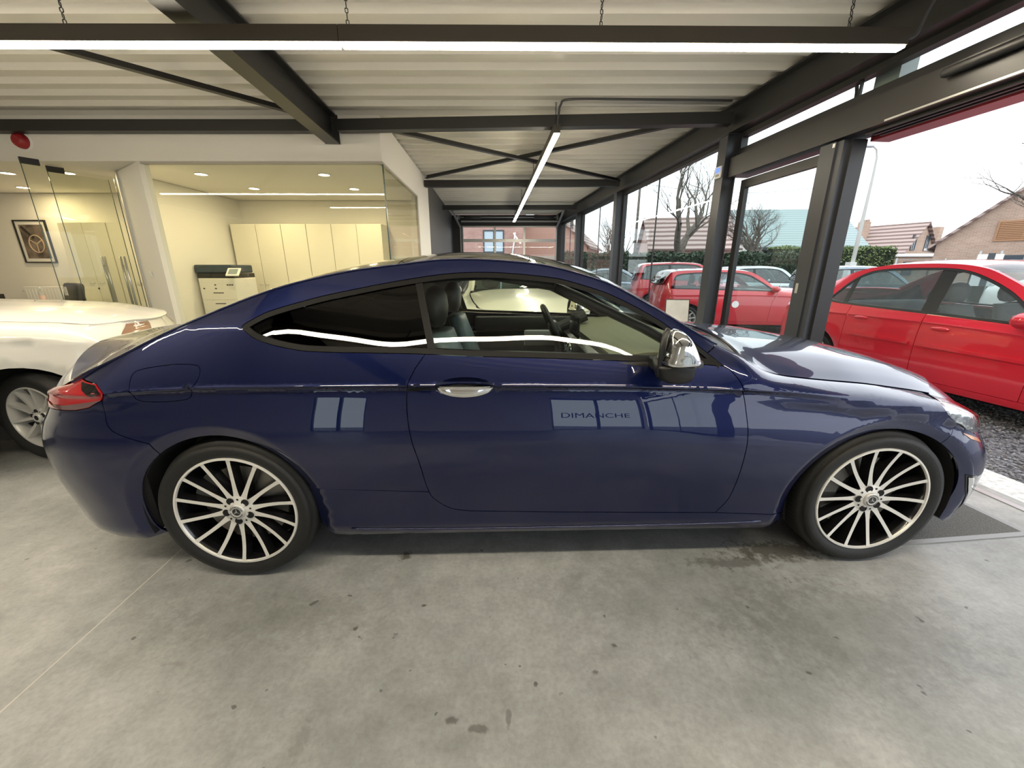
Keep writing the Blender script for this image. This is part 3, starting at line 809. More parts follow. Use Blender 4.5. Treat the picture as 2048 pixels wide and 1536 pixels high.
        me = bpy.data.meshes.new(name); me.from_pydata(V, [], F); me.materials.append(m); me.update()
        me.polygons.foreach_set('use_smooth', [True]*len(F))
        N = []; nf = n.reshape(-1, 3)
        for k, f in enumerate(F):
            if k < nt: N += [nf[i] for i in f]
            elif k < 2*nt: N += [-nf[i-nv] for i in f]
            else:
                pa, pb, pc = (np.array(V[i]) for i in f[:3]); q = np.cross(pb-pa, pc-pa); q = q/max(np.linalg.norm(q), 1e-9); N += [q]*4
        me.normals_split_custom_set([tuple(float(c) for c in q) for q in N])
        return link(bpy.data.objects.new(name, me), parent if parent is not None else s.root)
    def backing(s, z0, zfun, x0, x1, m, d=.022, name='inner_shell', zlow=None):
        """dark inner skin behind the shut lines, with open wheel houses"""
        cs = s.cs
        for side in (-1, 1):
            us = np.arange(x0, x1+.001, .05); V = []; F = []; K = 9
            for u in us:
                xx = float(cs.S(np.array([u]), np.array([.6]))[0][0]); zt = zfun(xx); zb = z0+(zlow(u) if zlow else 0)
                for (ax, az, aa, ab, dp) in cs.arch:
                    t = (xx-ax)/(aa*1.0)
                    if abs(t) < 1: zb = max(zb, az+ab*1.0*math.sqrt(1-t*t)+.01)
                zt = max(zt, zb+.005)
                for k in range(K):
                    z = zb+(zt-zb)*k/(K-1); x, y, _ = cs.S(np.array([u]), np.array([z])); V.append((float(x[0]), side*max(float(y[0])-d, 0), z))
            for i in range(len(us)-1):
                for k in range(K-1): F.append((i*K+k, (i+1)*K+k, (i+1)*K+k+1, i*K+k+1))
            obj_from(name, V, F, m, s.root, True)

# ---------------------------------------------------------------- wheels
M_tyre = mat('tyre rubber', (.0085, .0085, .008), .62, bump=.15, bscale=120)
M_rimblack = mat('gloss black wheel', (.008, .008, .009), .18, coat=.6)
M_machined = mat('machined aluminium face', (.80, .78, .73), .30, metal=.35)
M_silver = mat('silver wheel paint', (.62, .61, .58), .30, metal=.4)
M_disc = mat('brake disc', (.30, .28, .25), .4, metal=.8)
M_void = mat('black underbody', (.006, .006, .006), .9)
def make_wheel(parent, loc, R0, rim, width, nsp, kind, side, rot=0., star=False, detail=True):
    """side -1: outer face looks to -y. Wheel centred on loc (outer sidewall plane at y=loc.y)."""
    w = empty('wheel', loc, 0, parent)
    if side == 1: w.rotation_euler = (0, 0, PI)
    sw = R0-rim
    prof = [(rim*.985, .012), (rim+sw*.15, .002), (rim+sw*.45, -.004), (rim+sw*.75, .002), (R0-.022, .012), (R0-.008, .024), (R0, .042), (R0, width-.042), (R0-.008, width-.024), (R0-.03, width-.008), (rim+sw*.4, width), (rim*.98, width-.01)]
    n = 80 if detail else 36
    mb = MB(); mb.lathe(prof, n, 'y')
    ty = mb.build('tyre', M_tyre, w, smooth=True, fix=False)
    if detail:      # shoulder grooves between the tread blocks
        gm = MB()
        for i in range(80):
            a = 2*PI*i/80; c, s_ = math.cos(a), math.sin(a); da = .006
            for y0, y1, r0 in ((.018, .05, R0-.010), (.052, .085, R0+.0005)):
                pts = []
                for rr, yy in ((R0-.016 if y0 < .03 else R0+.0008, y0), (R0+.0008, y1)):
                    for sg in (-1, 1):
                        aa = a+sg*da; pts.append((rr*math.cos(aa), yy, rr*math.sin(aa)))
                gm.add([pts[0], pts[1], pts[3], pts[2]], [(0, 1, 2, 3)])
        gm.build('tread_grooves', M_void, ty, fix=False)['kind'] = 'stuff'
    face = M_machined if kind == 'black' else M_silver; bar_m = M_rimblack if kind == 'black' else M_silver
    # barrel and lip
    MB().lathe([(rim*.98, .010), (rim*.955, .016), (rim*.945, .06), (rim*.90, .12), (rim*.90, width-.01)], 64 if detail else 32, 'y').build('barrel', bar_m, w, smooth=True, fix=False)
    MB().lathe([(rim*.995, .010), (rim*.985, .0045), (rim*.957, .0045), (rim*.945, .012)], 96 if detail else 32, 'y').build('rim_lip', face, w, smooth=False, fix=False)
    # brake
    MB().lathe([(.05, .085), (rim*.70, .085), (rim*.70, .11), (.05, .11)], 40, 'y').build('brake_disc', M_disc, w, fix=False)
    if detail:
        cal = MB()
        a0 = -2.6 if rot < .3 else 2.4
        for k in range(8):
            a = 2.2+k*.11; b2 = a+.11
            v = []
            for y in (.06, .13):
                for rr, aa in ((rim*.5, a), (rim*.78, a), (rim*.78, b2), (rim*.5, b2)): v.append((rr*math.cos(aa), y, rr*math.sin(aa)))
            cal.add(v, [(0, 1, 2, 3), (7, 6, 5, 4), (0, 4, 5, 1), (1, 5, 6, 2), (2, 6, 7, 3), (3, 7, 4, 0)])
        cal.build('brake_caliper', mat('dull caliper', (.16, .15, .13), .5, metal=.5), w)
    MB().lathe([(0, .16), (rim*.90, .16)], 32, 'y').build('wheel_back', M_void, w, fix=False)
    # hub plate and spokes: bright machined front faces on dark sides
    hub = rim*.285
    def plate(prs, y0, y1, name, mfront, mside, holes=()):
        pass
    hb = MB(); hb.cur = 0
    hb.lathe([(.0, .018), (rim*.14, .018), (rim*.16, .020), (hub*.93, .026)], 48, 'y'); hb.cur = 1; hb.lathe([(hub*.93, .026), (hub, .034), (hub*.98, .08)], 48, 'y')
    h = hb.build('hub', [face, bar_m], w, smooth=True, fix=False); h.data.set_sharp_from_angle(angle=R(35))
    sp0 = None
    for i in range(nsp):
        a = 2*PI*i/nsp+rot
        if sp0 is None:
            sm = MB(); K = 9; L0 = hub*.80; L1 = rim*.962
            rows = []
            for k in range(K):
                t = k/(K-1); r = L0+(L1-L0)*t
                hw = (.0065*(1-t)**6+.0078+.004*max(0, t-.9)*10*.35) if kind == 'black' else .0095
                yy = .026-.019*t+.010*math.sin(PI*t)*.5
                sway = .0035*math.sin(PI*t)*(1 if kind == 'black' else 0)
                rows.append((r, hw, yy, sway))
            V = []
            for r, hw, yy, sw_ in rows:
                V += [(r, yy, sw_-hw), (r, yy, sw_+hw), (r, yy+.045, sw_+hw*1.5), (r, yy+.045, sw_-hw*1.5)]
            sm.cur = 0; sm.add(V, [(4*k, 4*k+1, 4*k+5, 4*k+4) for k in range(K-1)])
            sm.cur = 1; sm.add(V, [q for k in range(K-1) for q in ((4*k+1, 4*k+2, 4*k+6, 4*k+5), (4*k+3, 4*k, 4*k+4, 4*k+7), (4*k+2, 4*k+3, 4*k+7, 4*k+6))])
            sp0 = sm.build('spoke', [face, bar_m], w); sp0.rotation_euler = (0, -a, 0)
        else: again(sp0, rot=(0, -a, 0))
    if detail:
        bh = None
        for i in range(5):
            a = 2*PI*i/5+rot+.2; r = hub*.70
            if bh is None:
                bh = MB().lathe([(0, .0), (.0125, .0)], 16, 'y').lathe([(.0125, .0), (.0155, -.0015), (.0165, .001)], 16, 'y').build('bolt_hole', M_void, w, fix=False)
                bh.location = (r*math.cos(a), .0205, r*math.sin(a))
            else: again(bh, loc=(r*math.cos(a), .0205, r*math.sin(a)))
            a += PI/5
            if i == 0:
                lh = MB().lathe([(0, 0), (.0048, 0)], 10, 'y').build('small_hole', M_void, w, fix=False); lh.location = (r*1.05*math.cos(a), .0208, r*1.05*math.sin(a))
            else: again(lh, loc=(r*1.05*math.cos(a), .0208, r*1.05*math.sin(a)))
        cp = MB().lathe([(0, .010), (.0175, .010)], 32, 'y').build('centre_cap', mat('black enamel', (.01, .01, .012), .2, coat=.5), w, fix=False)
        MB().lathe([(.0175, .0085), (.0195, .007), (.031, .009), (.034, .013), (.0345, .019)], 40, 'y').build('cap_ring', M_silver, cp, smooth=True, fix=False)
        if star:
            sm = MB()
            for k in range(3):
                a = PI/2+k*2*PI/3
                tip = (.0175*math.cos(a), .0085, .0175*math.sin(a)); l = (.0035*math.cos(a+PI/3*1), .0085, .0035*math.sin(a+PI/3)); r_ = (.0035*math.cos(a-PI/3), .0085, .0035*math.sin(a-PI/3)); c0 = (0, .0062, 0)
                sm.add([c0, l, tip, r_], [(0, 1, 2), (0, 2, 3)])
            sm.build('star_emblem', M_chrome, cp, fix=False)
            tk = MB()
            for k in range(26):      # raised marks round the cap ring
                a = 2*PI*k/26
                if k % 13 in (0, 12): continue
                c, s_ = math.cos(a), math.sin(a); M = Matrix.Translation((.0255*c, .0072, .0255*s_)) @ Matrix.Rotation(-a, 4, 'Y')
                tk.box(-.003, .003, -.0006, .0006, -.0012, .0012, M)
            tk.build('ring_lettering', M_rimblack, cp)
    return w
# ---------------------------------------------------------------- the blue coupe
M_blue = mat('deep blue metallic paint', (.0004, .0056, .056), .38, metal=.6, coat=1.0, spec=.3, coatr=.008); M_blue.node_tree.nodes['Principled BSDF'].inputs['Coat IOR'].default_value = 1.58
M_gloss = mat('gloss black trim', (.006, .006, .007), .10, coat=.4)
M_satin = mat('satin black trim', (.014, .014, .015), .38)
M_cglass = glassmat('car window glass', (.80, .85, .82), refl=.9)
M_privacy = glassmat('privacy glass', (.020, .020, .018), refl=.9)
M_screen = glassmat('windscreen glass', (.74, .80, .77), refl=.95)
M_redlens = mat('red lamp lens', (.42, .012, .018), .12, coat=.8)
M_palelens = mat('pale lamp lens', (.60, .30, .28), .12, coat=.8)
M_lampin = mat('lamp reflector', (.55, .56, .56), .14, metal=.85, noise=.5, nscale=26, bump=.5, bscale=40)
M_amber = mat('amber reflector', (.55, .22, .06), .2, coat=.5)
M_seat = mat('blue grey leather', (.13, .18, .19), .45, bump=.2, bscale=90)
M_seatb = mat('black leather', (.014, .014, .014), .45, bump=.2, bscale=90)
M_dash_refl = mat('dash top reflection tone', (.20, .19, .13), .6)  # olive tone paints the windscreen's reflection onto a black dash top
WHEEL_Z = .3345
def clip_poly(poly, f):
    """keep the side where f(p)>=0"""
    out = []
    for i in range(len(poly)):
        a, b = poly[i], poly[(i+1) % len(poly)]; fa, fb = f(a), f(b)
        if fa >= 0: out.append(a)
        if (fa >= 0) != (fb >= 0):
            t = fa/(fa-fb); out.append((a[0]+(b[0]-a[0])*t, a[1]+(b[1]-a[1])*t))
    return out
def ellipse_arc(cx, cz, a, b, t0, t1, n=26):
    return [(cx+a*math.cos(t0+(t1-t0)*i/n), cz+b*math.sin(t0+(t1-t0)*i/n)) for i in range(n+1)]
def seat(parent, x, y, m1, m2, name='front_seat'):
    t = empty(name, (x, y, 0), 0, parent)
    def blob(nm, prof, w, m):      # section in xz (rounded), widths vary
        mb = MB(); n = len(prof[0][0]); V = []
        for pts, wy in prof:
            pass
    # backrest: stacked rounded sections from squab to shoulders
    V = []; F = []; K = 9; N = 20
    for k in range(K):
        t_ = k/(K-1); z = .42+.62*t_; xc = .02-.20*t_; hw = .24*(1-.18*t_**2)*(1 if t_ < .85 else .93); th = .085*(1-.35*t_)
        for i in range(N):
            a = 2*PI*i/N; c, s_ = math.cos(a), math.sin(a)
            V.append((xc+th*abs(c)**.7*math.copysign(1, c), hw*abs(s_)**.6*math.copysign(1, s_), z))
    for k in range(K-1):
        for i in range(N): F.append((k*N+i, k*N+(i+1) % N, (k+1)*N+(i+1) % N, (k+1)*N+i))
    F.append(tuple((K-1)*N+i for i in range(N)))
    obj_from('backrest', V, F, m1, t, True)
    V = []; F = []; K = 7
    for k in range(K):
        a = -PI/2+PI*k/(K-1); r = max(math.cos(a), .05)**.6; z = 1.165+.105*math.sin(a)
        for i in range(N):
            b = 2*PI*i/N; c, s_ = math.cos(b), math.sin(b)
            V.append((-.20+.055*r*abs(c)**.8*math.copysign(1, c), .135*r*abs(s_)**.7*math.copysign(1, s_), z))
    for k in range(K-1):
        for i in range(N): F.append((k*N+i, k*N+(i+1) % N, (k+1)*N+(i+1) % N, (k+1)*N+i))
    obj_from('headrest', V, F, m2, t, True)
    MB().rbox(-.05, .50, -.25, .25, .30, .46, .05).build('cushion', m1, t, smooth=True)
    for s_ in (-1, 1): MB().rbox(-.12, .03, s_*.235-.035, s_*.235+.035, .45, .88, .03, Matrix.Rotation(-.3, 4, 'Y') @ Matrix.Translation((-.12, 0, .0))).build('bolster', m2, t, smooth=True)
    return t
def build_blue():
    yaw = R(1.829); WP = .893
    ox, oy = -1.19550, 1.45690                       # rear wheel face on the floor
    loc = (ox-(-math.sin(yaw))*(-WP)*-1 if False else ox-WP*math.sin(yaw), oy+WP*math.cos(yaw), 0)
    root = thing('blue_coupe', 'glossy dark blue two-door coupe with black roof and multi-spoke wheels', 'car', loc, yaw)
    cb = CarBuild(BLUE, root, .034); cs = cb.cs; P = cb.P
    def rail(x0, x1, n=60, d=.0): return [(x0+(x1-x0)*i/n, float(cs.ze(x0+(x1-x0)*i/n))-d) for i in range(n+1)]
    dlo_b = smooth_path([(.126, 1.123), (.178, 1.085), (.247, 1.059), (.357, 1.036), (.468, 1.029), (.659, 1.024), (.852, 1.018), (1.023, 1.009), (1.258, 1.001), (1.555, .989), (1.946, .969), (2.078, .960)], 4)
    dlo_t = smooth_path([(.126, 1.123), (.13, 1.133), (.159, 1.153), (.214, 1.182), (.319, 1.214), (.432, 1.243), (.551, 1.267), (.67, 1.29), (.854, 1.319), (.975, 1.331), (1.101, 1.333), (1.226, 1.327), (1.353, 1.314), (1.437, 1.30), (1.583, 1.258), (1.641, 1.236), (1.742, 1.188), (1.841, 1.133), (1.887, 1.101), (1.967, 1.055), (2.029, 1.005), (2.071, .968), (2.078, .960)], 4)
    door_r = smooth_path([(.848, 1.018), (.804, .956), (.775, .892), (.77, .852), (.771, .777), (.783, .679), (.811, .565), (.838, .430), (.868, .380), (.93, .336), (1.015, .320)], 4)
    door_b = [(1.015, .320), (1.34, .307), (1.75, .296), (2.120, .286)]
    door_f = smooth_path([(2.120, .286), (2.167, .371), (2.186, .542), (2.19, .667), (2.178, .77), (2.166, .837), (2.152, .871), (2.137, .902), (2.118, .928), (2.098, .949), (2.078, .960)], 4)
    R_A = (-.02, .335, .37, .36); F_A = (2.845, .335, .395, .345)
    crease = [(x, float(cs.zc(x))) for x in np.arange(-.46, 2.62, .03)]
    creaseU = P(crease)
    # handle and flap outlines
    hc = (1.005, .888); ha, hb_ = .125, .043
    hole = [(hc[0]+ha*math.cos(2*PI*i/36), hc[1]+hb_*math.sin(2*PI*i/36)) for i in range(36)]
    flap = smooth_path([(-.304, .889), (-.303, .943), (-.271, .967), (-.151, .986), (-.058, .986), (-.031, .968), (-.04, .924), (-.072, .888), (-.082, .859), (-.115, .845), (-.201, .839), (-.275, .843), (-.301, .86)], 3, closed=True)
    foldr = P(ellipse_arc(-.02, .335, .37*1.13, .36*1.13, -.3, PI+.3, 60)); foldf = P(ellipse_arc(2.845, .335, .395*1.13, .345*1.13, -.3, PI+.3, 60))
    # side frame: quarter, C pillar, roof rail and A pillar in one pressing
    ta = math.atan2((.456-.335)/.36, (.330-(-.02))/.37)
    quarter = rail(-.56, 2.095)+[(2.029, 1.005)]
    dt = [p for p in dlo_t if p[0] < 2.029]; quarter += dt[::-1]
    quarter += [p for p in dlo_b[1:] if p[0] < .846]+door_r[:29]
    quarter += [(.838, .427), (.32, .456)]
    quarter += ellipse_arc(*R_A, ta, 2.24, 30)+smooth_path([(-.261, .674), (-.344, .70), (-.402, .730), (-.423, .773), (-.426, .844)], 4)+[(-.403, .879), (-.447, .912)]
    cb.panel('quarter_panel', P(quarter), M_blue, creases=[creaseU], holes=[P(flap)], folds=[foldr], extra_rows=(.004, .012, .024))
    cb.panel('fuel_flap', P(flap), M_blue, gap=.0025, creases=[creaseU])
    door = door_r+door_b[1:]+door_f[1:]+[p for p in dlo_b if .85 < p[0] < 2.07][::-1]
    cb.panel('door', P(door), M_blue, creases=[creaseU], holes=[hole])
    cb.dish('handle_recess', hc, ha, hb_, .030, M_blue)
    for side in (-1, 1):             # chrome grip: lower half of the recess
        V = []; F = []; NS, NT = 28, 8
        for i in range(NS+1):
            s_ = -1+2*i/NS; e = math.sqrt(max(1-s_*s_, 0)); zt = hc[1]+.004+.004*e; zb = hc[1]-.94*hb_*e
            for j in range(NT+1):
                t_ = j/NT; z = zt+(zb-zt)*t_; x = hc[0]+.955*ha*s_
                y = float(cs.w(x, z))+.016*e*math.sin(PI*(.12+.80*t_))**.7-.010*(1-e)
                V.append((x, side*y, z))
        for i in range(NS):
            for j in range(NT):
                q = (i*(NT+1)+j, i*(NT+1)+j+1, (i+1)*(NT+1)+j+1, (i+1)*(NT+1)+j); F.append(q if side == -1 else q[::-1])
        obj_from('door_handle', V, F, M_chrome, root, True)
    fa0 = math.atan2((.64-.335)/.345, (3.105-2.845)/.395); fa1 = PI+math.asin((.335-.268)/.345)
    fender = [(2.029, 1.005)]+rail(2.095, 3.08)+[(3.045, .776), (3.067, .745), (3.123, .705)]+ellipse_arc(*F_A, fa0, fa1, 34)+[(2.42, .268), (2.120, .286)]+door_f[1:]
    cb.panel('front_fender', P(fender), M_blue, creases=[creaseU], folds=[foldf], extra_rows=(.002, .005, .010, .017, .026, .037))
    # sill skirt
    ra1 = math.asin((.215-.335)/.36); 
    skirt = [(.32, .456), (.838, .427)]+door_r[29:]+door_b[1:]+[(2.42, .268), (2.449, .262), (2.456, .19), (2.30, .165), (1.3, .160), (.50, .172), (.345, .205)]
    cb.panel('side_skirt', P(skirt), M_blue, res=.03)
    # bumpers
    low = [('u', -.42, .185), ('u', -.55, .20), ('u', -.70, .232), ('u', -.85, .275), ('u', -1.0, .325), ('u', -1.2, .37), ('u', -1.608, .39)]
    rb = ellipse_arc(*R_A, 2.24, PI+.38, 16)+low+[('u', -1.608, .775), ('u', -1.2, .775), ('u', -.9, .782), ('u', -.70, .795)]+[(-.60, .800), (-.549, .804), (-.483, .818), (-.43, .847), (-.426, .844)]+smooth_path([(-.426, .844), (-.423, .773), (-.402, .730), (-.344, .70), (-.261, .674)], 4)
    cb.panel('rear_bumper', P(rb), M_blue, folds=[foldr])
    tl = [(-.403, .879), (-.43, .847), (-.483, .818), (-.549, .804), (-.60, .800), ('u', -.70, .795), ('u', -.9, .782), ('u', -1.1, .78), ('u', -1.1, .80)]+[(x, float(cs.ze(x))-.004) for x in (-.86, -.80, -.74, -.68, -.62, -.56)]+[(-.447, .912)]
    cb.panel('tail_lamp', P(tl), M_redlens, off=.001, res=.02)
    tl2 = [(-.425, .848), (-.483, .820), (-.549, .806), (-.60, .802), ('u', -.70, .797), ('u', -.95, .784), ('u', -.95, .800), ('u', -.70, .818), (-.60, .824), (-.50, .840)]
    cb.panel('tail_lamp_base', P(tl2), mat('smoked lens', (.16, .09, .09), .15, coat=.7), off=.0025, flange=0, res=.02)
    tl3 = [('u', -.66, .803), ('u', -.95, .788), ('u', -.95, .812), ('u', -.76, .824)]
    cb.panel('reversing_lamp', P(tl3), M_palelens, off=.004, flange=0, res=.02)
    tl4 = [(-.41, .877), (-.447, .908), (-.53, .915), (-.50, .885), (-.455, .865)]
    cb.panel('tail_lamp_end', P(tl4), M_gloss, off=.0025, flange=0, res=.02)
    fb = [(3.123, .705)]+ellipse_arc(*F_A, fa0, -.36, 18)+[('u', 3.34, .175), ('u', 3.6, .165), ('u', 4.0, .155), ('u', 4.328, .15), ('u', 4.328, .62), ('u', 4.0, .615), ('u', 3.7, .615), (3.38, .612), (3.26, .642)]
    cb.panel('front_bumper', P(fb), M_blue, folds=[foldf])
    hl = [(3.09, float(cs.ze(3.09))-.002), (3.045, .776), (3.067, .745), (3.123, .705), (3.26, .642), (3.38, .612), ('u', 3.7, .615), ('u', 3.7, .66)]+[(x, float(cs.ze(x))-.004) for x in (3.42, 3.34, 3.26, 3.18)]
    cb.panel('headlamp_bowl', P(hl), M_lampin, off=-.012, flange=.0, res=.02, gap=.004)
    cb.panel('headlamp', P(hl), glassmat('lamp cover', (.93, .95, .96), refl=1.0), flange=.006, res=.02)
    am = [(3.16, .665), (3.27, .628), (3.30, .60), (3.21, .63)]
    cb.panel('side_reflector', P(am), M_amber, off=.002, flange=0, res=.02)
    slot = [(3.235, .462), (3.30, .452), (3.35, .39), (3.385, .30), (3.38, .235), (3.335, .24), (3.315, .30), (3.27, .385)]
    cb.panel('bumper_intake', P(slot), M_gloss, off=.002, flange=0, res=.02)
    sl2 = [(3.25, .450), (3.275, .448), (3.30, .40), (3.332, .315), (3.35, .25), (3.335, .25), (3.313, .31), (3.275, .395)]
    cb.panel('intake_bright_trim', P(sl2), M_chrome, off=.005, flange=0, res=.02)
    # side windows
    dlo = dlo_b[:-1]+[p for p in dlo_t[::-1]][:-1]
    dq = []
    for p in dlo:
        if not dq or math.hypot(p[0]-dq[-1][0], p[1]-dq[-1][1]) > .006: dq.append(p)
    dlo = dq
    if area2(dlo) < 0: dlo.reverse()
    o1 = offset_poly(dlo, .0015); o2 = offset_poly(dlo, .021)
    cb.ring('window_trim', [tuple(p) for p in o1], [tuple(p) for p in o2], mat('window rubber', (.004, .004, .004), .5, spec=.2), .0022)
    o2 = [tuple(p) for p in offset_poly(dlo, .0205)]
    bl = lambda p: p[0]-(.790+(1.296-p[1])*.261)
    cb.panel('quarter_window', clip_poly(o2, lambda p: -bl(p)), M_privacy, gap=0, flange=0, off=-.004, res=.05)
    cb.panel('pillar_trim', clip_poly(clip_poly(o2, bl), lambda p: .030-bl(p)), MATS['window rubber'], gap=0, flange=.01, off=-.001, res=.05)
    mx = lambda p: p[0]-(1.885+(1.0-p[1])*.02)
    cb.panel('door_window', clip_poly(clip_poly(o2, lambda p: bl(p)-.030), lambda p: -mx(p)), M_cglass, gap=0, flange=0, off=-.006, res=.05)
    cb.panel('mirror_corner_trim', clip_poly(o2, mx), M_gloss, gap=0, flange=0, off=-.003, res=.05)
    # top skin
    M_roofb = mat('black roof paint', (.008, .008, .009), .14, coat=1, coatr=.01)
    rw_b = lambda q: -.27-.10*(1-q*q); rw_t = lambda q: .02-.05*(1-q*q)
    t_end = lambda q: -.60-.34*(1-q**2.3)
    cb.top('boot_lid', M_blue, t_end, lambda q: rw_b(q)-.012, 34, 40)
    cb.top('rear_window', M_privacy, rw_b, rw_t, 24, 24, .985, .005)
    cb.top('roof_panel', M_roofb, lambda q: rw_t(q)+.006, lambda q: .70, 24, 24)
    cb.top('glass_roof', mat('dark roof glass', (.004, .004, .005), .05, coat=.5), lambda q: .706, lambda q: 1.27+.05*(1-q*q), 24, 24)
    wb = lambda q: 2.075+.20*(1-q*q)
    cb.top('windscreen', M_screen, lambda q: 1.276+.05*(1-q*q), wb, 40, 28, .965, .005)
    for s_ in (-1, 1):
        a, b = (.962, 1.0) if s_ == 1 else (-1.0, -.962)
        cb.top('pillar_cover', M_gloss, lambda q: 1.276, lambda q: 2.085, 30, 2, b, .01, smin=a)
    cb.top('cowl', M_satin, lambda q: wb(q)+.004, lambda q: 2.215+.14*(1-q*q), 8, 24, .98, .02, off=-.012)
    hf = lambda q: 3.155+.375*(1-q**2.4)
    cb.top('bonnet', M_blue, lambda q: 2.215+.145*(1-q*q), hf, 60, 60, .999)
    for yy in (-.28, .32): MB().bar((2.20, yy, 1.035), (2.27, yy+.55, 1.033-.02), .02, .014).build('wiper', M_satin, root)
    for s_ in (-1, 1):     # beads added along rail and sill to catch the strip lamps as highlights
        pts = [(x, s_*(float(cs.ye(x))+.001), float(cs.ze(x))+.001) for x in np.arange(-.58, 2.12, .04)]
        MB().tube(pts, .0045, 8).build('roof_highlight_bead', M_blue, root, smooth=True)
        pts = [(x, s_*(float(cs.w(x, zz))+.001), zz) for x, zz in [(.48+(2.34-.48)*i/40, .235-.03*math.sin(PI*i/40)**.5*.6) for i in range(41)]]
        MB().tube(pts, .005, 8).build('sill_highlight_bead', M_blue, root, smooth=True)
    # nose: ruled from bonnet edge to the bumper top; boot face likewise
    for nm, end, uu, zz, L0 in (('nose_panel', hf, 1, .617, 0), ('boot_face', t_end, -1, .778, 0)):
        V = []; F = []; K = 41; Q = np.linspace(-.998, .998, K) if uu == 1 else np.linspace(-.97, .97, K)
        for q in Q:
            x, y, z = (float(v) for v in cs.T(np.array(end(abs(q))), np.array(q)))
            u = (cs.uf+cs.Lf*(1-.80*abs(q)**1.2)) if uu == 1 else (cs.ur-cs.Lr*(1-.62*abs(q)**1.2))
            X, Y, _ = cs.S(np.array([cb.remap(u)]), np.array([zz])); X, Y = float(X[0]), float(Y[0])*math.copysign(1, q)
            for k in range(7):
                t_ = k/6; bl_ = .03*math.sin(PI*t_)*uu
                V.append((x+(X-x)*t_+bl_, y+(Y-y)*t_, z-.006+(zz-z+.006)*t_))
        for i in range(K-1):
            for k in range(6):
                f = (i*7+k, (i+1)*7+k, (i+1)*7+k+1, i*7+k+1); F.append(f if uu == 1 else f[::-1])
        obj_from(nm, V, F, M_blue, root, True)
    gr = MB().rbox(3.60, 3.665, -.42, .42, .44, .66, .02); gr.build('grille', M_gloss, root, smooth=False)
    for z in (.50, .555, .61): box('grille_bar', M_chrome, 3.66, 3.672, -.40, .40, z-.005, z+.005, root)
    MB().lathe([(0, 0), (.075, 0), (.085, -.008), (.085, -.02)], 32, 'x', Matrix.Translation((3.684, 0, .555)) @ Matrix.Rotation(PI, 4, 'Z')).build('grille_emblem', M_chrome, root, smooth=True)
    box('number_plate', mat('plate white', (.7, .7, .68), .5), -1.075, -1.062, -.26, .26, .50, .61, root)
    # inner shell, floor pan, wheel houses
    cb.backing(.20, lambda x: min(float(cs.ze(x))-.06, float(cs.zb(x))-.02 if .1 < x < 2.1 else 9), -1.2, 3.9, M_void, zlow=lambda u: max(0, -.40-u)*.30)
    box('floor_pan', M_void, -.50, 3.30, -.70, .70, .17, .26, root)
    for x in (0, 2.845):
        for s_ in (-1, 1):
            V = []; F = []; n = 24
            for i in range(n+1):
                a = -.30+(PI+.60)*i/n
                for yy in (.872, .60): V.append((x-.01+.388*math.cos(a), s_*yy, .335+.372*math.sin(a)))
            for i in range(n): F.append((2*i, 2*i+1, 2*i+3, 2*i+2))
            obj_from('wheel_house', V, F, M_void, root, True)
    # mirrors
    for side in (-1, 1):
        up = [(1.742, 1.012), (1.744, 1.045), (1.750, 1.085), (1.760, 1.117), (1.777, 1.136), (1.80, 1.136), (1.825, 1.117), (1.850, 1.077), (1.864, 1.043), (1.866, 1.018), (1.80, 1.010)]
        lo = [(1.736, 1.004), (1.80, 1.006), (1.858, 1.010), (1.856, .972), (1.847, .945), (1.806, .934), (1.760, .940), (1.737, .966)]
        mr = empty('door_mirror', (0, 0, 0), 0, root)
        for nm, outl, m, sc in (('mirror_cap', up, M_chrome, 1.0), ('mirror_base', lo, M_satin, 1.0)):
            P2 = smooth_path(outl, 5, closed=True); cx = 1.825; cz = 1.02
            V = []; F = []; n = len(P2)
            levels = [(.86, .45), (.90, .68), (.94, .87), (.985, 1.0), (1.02, .97), (1.045, .90), (1.062, .78), (1.07, .55), (1.073, .2)]
            if nm == 'mirror_base': levels = [(.855, .60), (.90, .80), (.97, 1.0), (1.01, .97), (1.035, .88), (1.05, .7), (1.055, .35)]
            for (yy, k) in levels:
                for (a, b) in P2: V.append((cx+.01*(1-k)+(a-cx)*k, side*yy, cz+(b-cz)*(k if b > cz or nm == 'mirror_cap' else .3+.7*k)))
            for l in range(len(levels)-1):
                for i in range(n):
                    q = (l*n+i, l*n+(i+1) % n, (l+1)*n+(i+1) % n, (l+1)*n+i); F.append(q)
            F.append(tuple(range(n))); F.append(tuple((len(levels)-1)*n+i for i in range(n)))
            me = obj_from(nm, V, F, m, mr, True)
            bm = bmesh.new(); bm.from_mesh(me.data); bmesh.ops.recalc_face_normals(bm, faces=bm.faces); bm.to_mesh(me.data); bm.free()
        MB().tube(smooth_path([(1.742, side*1.0, .965), (1.741, side*1.0, 1.02), (1.744, side*.995, 1.07), (1.756, side*.98, 1.112), (1.772, side*.965, 1.132)], 4), .010, 8).build('mirror_rim', M_satin, mr, smooth=True)
        MB().rbox(1.76, 1.84, min(side*.80, side*.90), max(side*.80, side*.90), .955, 1.0, .01).build('mirror_foot', M_satin, mr)
    # cabin
    cb.top('headliner', mat('headliner', (.03, .03, .03), .9), lambda q: .03, lambda q: 1.30, 12, 12, .93, .01, off=-.045)
    MB().prism([(1.60, .74), (1.60, .90), (1.66, .955), (1.80, .975), (2.13, .985), (2.20, .93), (2.20, .5), (1.72, .5)], -.70, .70, 'xz').build('dashboard', M_satin, root)
    MB().prism([(1.66, .955), (1.80, .975), (2.13, .985), (2.13, .995), (1.80, .986), (1.66, .967)], -.69, .69, 'xz').build('dash_pad', M_dash_refl, root)  # thin top layer carrying the painted reflection tone
